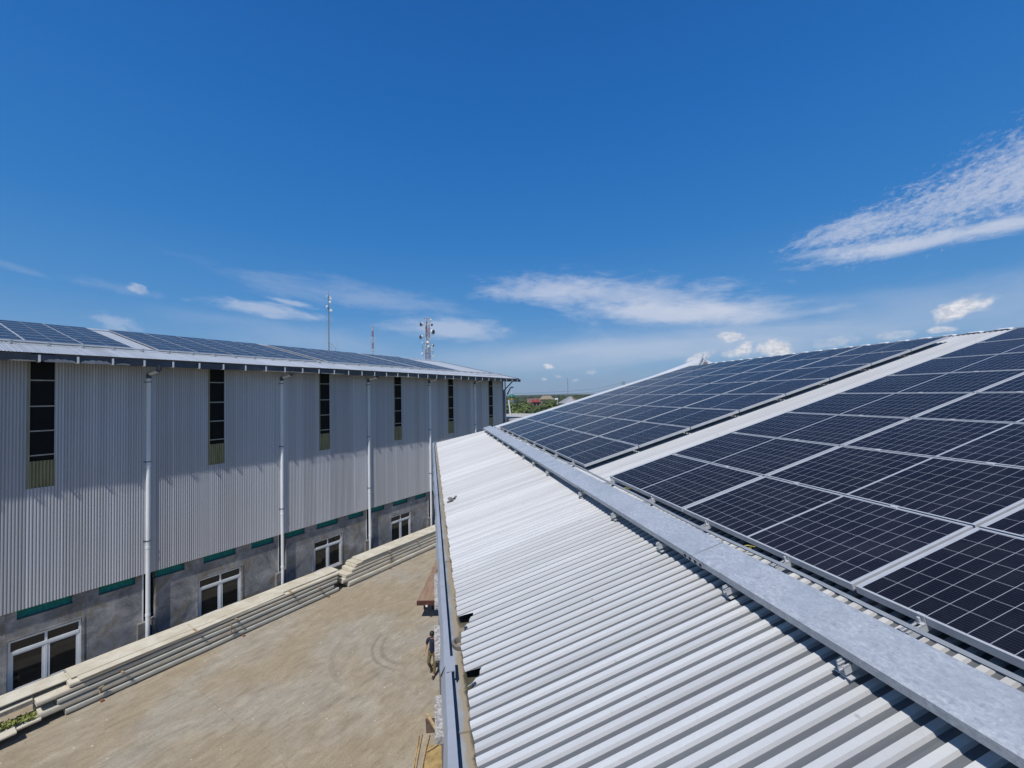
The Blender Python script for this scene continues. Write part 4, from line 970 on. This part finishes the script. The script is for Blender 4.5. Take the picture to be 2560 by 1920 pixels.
# ------------------------------------------------------------------ trees
def tree_mesh(seed, h, cw, nleaf, leaf, lobes, mleaf):
    rnd = random.Random(seed); tk = MB(); cr = MB()
    tk.tube([(0,0,0),(.08,.05,h*.25),(.02,-.06,h*.5),(.1,.0,h*.75)], [h*.035,h*.028,h*.02,h*.008], 8)
    L = []
    for i in range(lobes):
        a = rnd.uniform(0, 2*math.pi); rr = cw*.5*math.sqrt(rnd.random())*.85; z = h*(.40+.5*rnd.random()*(1-.5*rr/(cw*.5)))
        c = V((math.cos(a)*rr, math.sin(a)*rr, z)); L.append((c, cw*(.14+.12*rnd.random())))
        tk.tube([(0,0,h*(.22+.2*rnd.random())), tuple(c*.5+V((0,0,h*.16))), tuple(c)], [h*.014,h*.009,h*.003], 5)
    for i in range(nleaf):
        c, r = rnd.choice(L); d = V((rnd.gauss(0,1),rnd.gauss(0,1),rnd.gauss(0,.8))).normalized()
        p = c+d*r*(.55+.5*rnd.random()**.5); s = leaf*rnd.uniform(.5,1.25)
        nrm = (d+V((rnd.uniform(-.8,.8),rnd.uniform(-.8,.8),rnd.uniform(-.2,.9)))).normalized(); x = nrm.orthogonal().normalized(); x = (x*math.cos(i)+nrm.cross(x)*math.sin(i)); y = nrm.cross(x)
        cr.add([p-x*s-y*s*.35, p+x*s*.1-y*s*.6, p+x*s, p+x*s*.1+y*s*.6], [(0,1,2,3)])
    a = tk.build('trunk', M['bark']); b = cr.build('crown', mleaf); r = (a.data, b.data)
    bpy.data.objects.remove(a); bpy.data.objects.remove(b); return r
TM = [tree_mesh(11, 8.5, 7.0, 3800, .34, 13, M['leaf']), tree_mesh(23, 7.5, 5.5, 3000, .32, 11, M['leaf']), tree_mesh(37, 9.0, 5.6, 3600, .32, 13, M['leafd'])]
def tree(x, y, k, s, label, group):
    t = bpy.data.objects.new('tree', None); COL.objects.link(t); t.location = (x, y, 0); t.rotation_euler = (0,0,random.uniform(0,6.28)); t.scale = (s,s,s*random.uniform(.9,1.05))
    tag(t, label, 'tree', group)
    for nm, me in zip(('trunk','crown'), TM[k]):
        o = bpy.data.objects.new(nm, me); COL.objects.link(o); o.parent = t
rnd = random.Random(3)
special = [(1282,1006,88,0,'bushy green tree directly below the mosque dome'), (1376,1002,120,2,'dark tree standing in front of the brown roofed house'), (1404,1000,150,1,'round light green tree left of the grey gabled house'), (1418,1000,158,2,'dark round tree close behind the grey gabled house'), (1300,1009,80,1,'yellowish bushy tree at the front left of the grove')]
for px, py, Y, k, l in special:
    p = at(px, py, Y); tree(p.x, p.y, k, p.z/ (8.6,7.6,9.0)[k], l, 'trees beyond the roofs')
for i in range(95):
    Y = 58+152*rnd.random()**1.3 if i < 74 else rnd.uniform(210, 420); px = rnd.uniform(1235, 1480) if i % 5 else rnd.uniform(1480, 1900)
    p = at(px, 1010, Y); k = rnd.choice([0,0,1,1,2]); s = min(rnd.choice([rnd.uniform(.6,.85), rnd.uniform(.85,1.1), rnd.uniform(1.1,1.35)]), (ZC-1.0-Y*.005)/(8.6,7.6,9.0)[k])
    tree(p.x, p.y, k, s, 'leafy green tree in the grove between the far roof verge and the houses', 'trees of the grove')
# far wood: one mass
fw_ = MB(); rnd = random.Random(9)
for i in range(9000):
    Y = 520+1400*rnd.random()**1.3; X = rnd.uniform(-.9, 1.0)*Y; h = rnd.uniform(4, 7.5)*(.75+.25*math.sin(X*.011)+.2*math.sin(X*.031+Y*.004)); s = rnd.uniform(1.6, 3.6)
    for q in range(3):
        c = V((X+rnd.uniform(-2,2), Y+rnd.uniform(-2,2), h*(q+.6)/3.2)); x = V((rnd.uniform(.5,1),rnd.uniform(-.4,.4),rnd.uniform(-.3,.3)))*s; z = V((rnd.uniform(-.3,.3),rnd.uniform(-.6,.2),1))*s*.8
        fw_.add([c-x-z*.6, c+x*.9-z*.7, c+x*.6+z*.6, c-x*.4+z], [(0,1,2,3)])
tag(fw_.build('woodland', M['wood']), 'dark distant woodland along the horizon', 'woodland', kind='stuff')

hz = MB(); hz.box(GW, (-2600,-60,-1.0), (2600,2600,80.0))
hm = bpy.data.materials.new('thin_haze'); t = nt(hm); g = G(t); o_ = g.n('ShaderNodeOutputMaterial'); pv = g.n('ShaderNodeVolumePrincipled')
pv.inputs['Color'].default_value = (.90,.94,.99,1); pv.inputs['Density'].default_value = .00019; pv.inputs['Anisotropy'].default_value = .3; t.links.new(pv.outputs[0], o_.inputs['Volume'])
tag(hz.build('haze', hm), 'thin pale haze over the far trees and houses', kind='stuff')

# ------------------------------------------------------------------ light: sun and sky with clouds
SUN_EL, SUN_AZ = 57.7, 194.9                     # azimuth clockwise from +Y
sd = V((math.sin(R(SUN_AZ))*math.cos(R(SUN_EL)), math.cos(R(SUN_AZ))*math.cos(R(SUN_EL)), math.sin(R(SUN_EL))))
sn = bpy.data.lights.new('sun', 'SUN'); so_ = bpy.data.objects.new('sun', sn); COL.objects.link(so_)
sn.energy = 4.2; sn.angle = R(.53); sn.color = (1, .98, .95)
so_.rotation_euler = sd.to_track_quat('Z', 'Y').to_euler(); so_.location = (0, 0, 60)

W = bpy.data.worlds.new('World'); SC.world = W; W.use_nodes = True; t = W.node_tree; t.nodes.clear(); g = G(t)
out = g.n('ShaderNodeOutputWorld'); bg = g.n('ShaderNodeBackground'); t.links.new(bg.outputs[0], out.inputs[0]); bg.inputs[1].default_value = .10
sky = g.n('ShaderNodeTexSky'); sky.sky_type = 'NISHITA'; sky.sun_disc = False
sky.sun_elevation = R(SUN_EL); sky.sun_rotation = R(SUN_AZ); sky.altitude = 0; sky.air_density = 1.0; sky.dust_density = .6; sky.ozone_density = 3.0
tc = g.n('ShaderNodeTexCoord').outputs['Generated']
s = g.n('ShaderNodeSeparateXYZ', i_0=tc)
az = g.math('MULTIPLY', g.math('ARCTAN2', s.outputs[0], s.outputs[1]), 180/math.pi)
el = g.math('MULTIPLY', g.math('ARCSINE', s.outputs[2]), 180/math.pi)
dirv = g.n('ShaderNodeCombineXYZ', i_0=az, i_1=el, i_2=0.0).outputs[0]
def azel(x, y):
    d = ray(x, y).normalized(); return math.degrees(math.atan2(d.x, d.y)), math.degrees(math.asin(d.z))
def blob(x, y, wx, wy, tilt, amt, freq, strx, detail=6, soft=.75, edge=.9, rough=.62, nseed=0):
    """a soft-edged cloud patch centred where the photo's cloud stands; sizes in degrees, tilt in degrees"""
    a0, e0 = azel(x, y)
    da = g.math('SUBTRACT', az, a0); de = g.math('SUBTRACT', el, e0); ct, st = math.cos(R(tilt)), math.sin(R(tilt))
    u = g.math('ADD', g.math('MULTIPLY', da, ct), g.math('MULTIPLY', de, st)); v = g.math('SUBTRACT', g.math('MULTIPLY', de, ct), g.math('MULTIPLY', da, st))
    uv = g.n('ShaderNodeCombineXYZ', i_0=g.math('DIVIDE', u, strx), i_1=v, i_2=float(nseed)).outputs[0]
    n = g.noise(uv, freq, detail, rough, .3)
    rr = g.math('SQRT', g.math('ADD', g.math('POWER', g.math('DIVIDE', u, wx), 2), g.math('POWER', g.math('DIVIDE', v, wy), 2)))
    f = g.math('ADD', g.math('SUBTRACT', 1.0, rr), g.math('MULTIPLY', g.math('SUBTRACT', n, .5), 2*edge))
    return g.math('MULTIPLY', g.smooth(f, 0, soft), amt)
B = [ # x, y, half widths, tilt, amount, noise freq, stretch, detail, soft, edge, rough, seed
 (2430,490,13,3.4,11,.40,2.4,1.8,8,1.0,1.7,.72,1), (2620,390,9,4.0,14,.30,2.2,1.8,8,1.0,1.6,.72,21), (2430,580,16,1.3,0,.62,.7,4,9,.9,.9,.66,2), (2120,575,6.5,1.7,8,.42,1.6,2.2,9,.8,1.1,.74,3), (2110,625,8,.7,-3,.35,.9,4,8,.8,1.0,.66,22),
 (1560,735,19,3.2,-6,.42,.6,3.2,9,1.0,1.1,.68,4), (1690,780,16,2.3,-5,.66,.45,3.4,9,.85,.8,.66,5), (1840,770,9,1.5,2,.30,.7,3,9,1,1.1,.68,25), (1370,725,12,2.4,-3,.40,.5,2.5,8,.9,1.1,.65,6),
 (1130,822,10,1.8,-3,.45,.5,3.5,7,.8,.9,.64,7), (920,745,20,2.2,-6,.22,.5,4,7,1.0,1.0,.64,8), (680,775,7.5,1.1,-5,.45,.7,4,7,.8,1.0,.66,9), (730,757,3.5,.45,-8,.40,1,3,6,.8,.9,.65,19),
 (1950,785,7,.8,2,.25,.8,3,7,.8,1.0,.65,20),
 (1650,860,26,3.4,0,.40,.25,4,6,1.0,.8,.58,10), (2300,780,22,4.5,2,.22,.25,3,6,1.0,.9,.6,11), (300,720,4.5,.7,-6,.10,1.0,2,6,.9,.9,.65,12), (290,808,2.2,1.1,-12,.28,1.1,1.3,6,.8,.8,.6,13),
 (1300,900,24,3.0,0,.28,.2,4,5,1.0,.6,.55,14), (0,655,4,.5,-14,.10,.8,4,6,1,.9,.65,15), (820,850,20,3.0,-6,.16,.3,4,6,1,.8,.6,16)]
thin = None
for q in B:
    b = blob(*q); thin = b if thin is None else g.math('SUBTRACT', 1.0, g.math('MULTIPLY', g.math('SUBTRACT', 1.0, thin), g.math('SUBTRACT', 1.0, b)))
CU = [(2400,772,2.6,1.0,18,.92,1.0,1.3), (1828,842,1.9,.75,0,.75,1.2,1.3), (1862,872,1.5,1.0,25,.9,1.2,1.2), (1937,872,2.3,1.2,-8,.95,1.1,1.2), (1745,895,2.2,.7,25,.7,1.2,1.4), (1832,885,1.4,.6,0,.6,1.3,1.2), (1372,916,.95,.42,-8,.85,1.6,1.2), (1362,948,.6,.28,0,.5,2,1.2), (1398,942,.8,.22,-14,.35,2,1.2), (1437,951,.7,.28,14,.3,2,1.2), (1478,930,1.2,.45,0,.3,1.5,1.2), (2240,838,2.0,.6,0,.35,1.2,1.3), (2350,825,1.2,.4,0,.6,1.2,1.3), (338,722,1.2,.6,-10,.35,1.3,1.3), (2090,855,2.5,.7,5,.3,1.2,1.3)]
cu = None
for (x, y, wx, wy, tl, am, fr, sx_) in CU:
    b = blob(x, y, wx*.95, wy*1.05, tl, am, fr*.75, sx_, 6, .55, .75, .55, x*.1); cu = b if cu is None else g.math('MAXIMUM', cu, b)
skyc = g.n('ShaderNodeHueSaturation', i_Color=sky.outputs[0]); skyc.inputs['Saturation'].default_value = 1.25; skyc.inputs['Value'].default_value = 1.2
grad = g.ramp(g.math('DIVIDE', el, 90.0), [(0.0,(.235,.385,.60)), (.045,(.17,.345,.60)), (.12,(.062,.252,.58)), (.22,(.022,.188,.54)), (.36,(.010,.140,.48)), (.50,(.005,.105,.40)), (.64,(.018,.080,.24)), (1.0,(.020,.060,.15))])
gs = g.n('ShaderNodeVectorMath', operation='SCALE', i_0=grad); gs.inputs['Scale'].default_value = 10.0
c = g.mix(.85, skyc.outputs[0], gs.outputs[0])
c = g.mix(thin, c, (7.2,7.4,8.2,1))
shade = g.noise(g.n('ShaderNodeVectorMath', operation='MULTIPLY', i_0=dirv, i_1=(1.0,1.6,1)).outputs[0], 1.3, 5, .6)
c = g.mix(cu, c, g.mix(g.smooth(shade,.35,.65), (5.6,5.9,6.8,1), (8.6,8.6,8.8,1)))
t.links.new(c, bg.inputs[0])

# ------------------------------------------------------------------ render settings
SC.view_settings.view_transform = 'Standard'; SC.view_settings.look = 'None'; SC.view_settings.exposure = 0.0; SC.view_settings.gamma = 1
SC.cycles.max_bounces = 6; SC.cycles.diffuse_bounces = 3; SC.cycles.glossy_bounces = 3; SC.cycles.use_denoising = True
SC.render.film_transparent = False
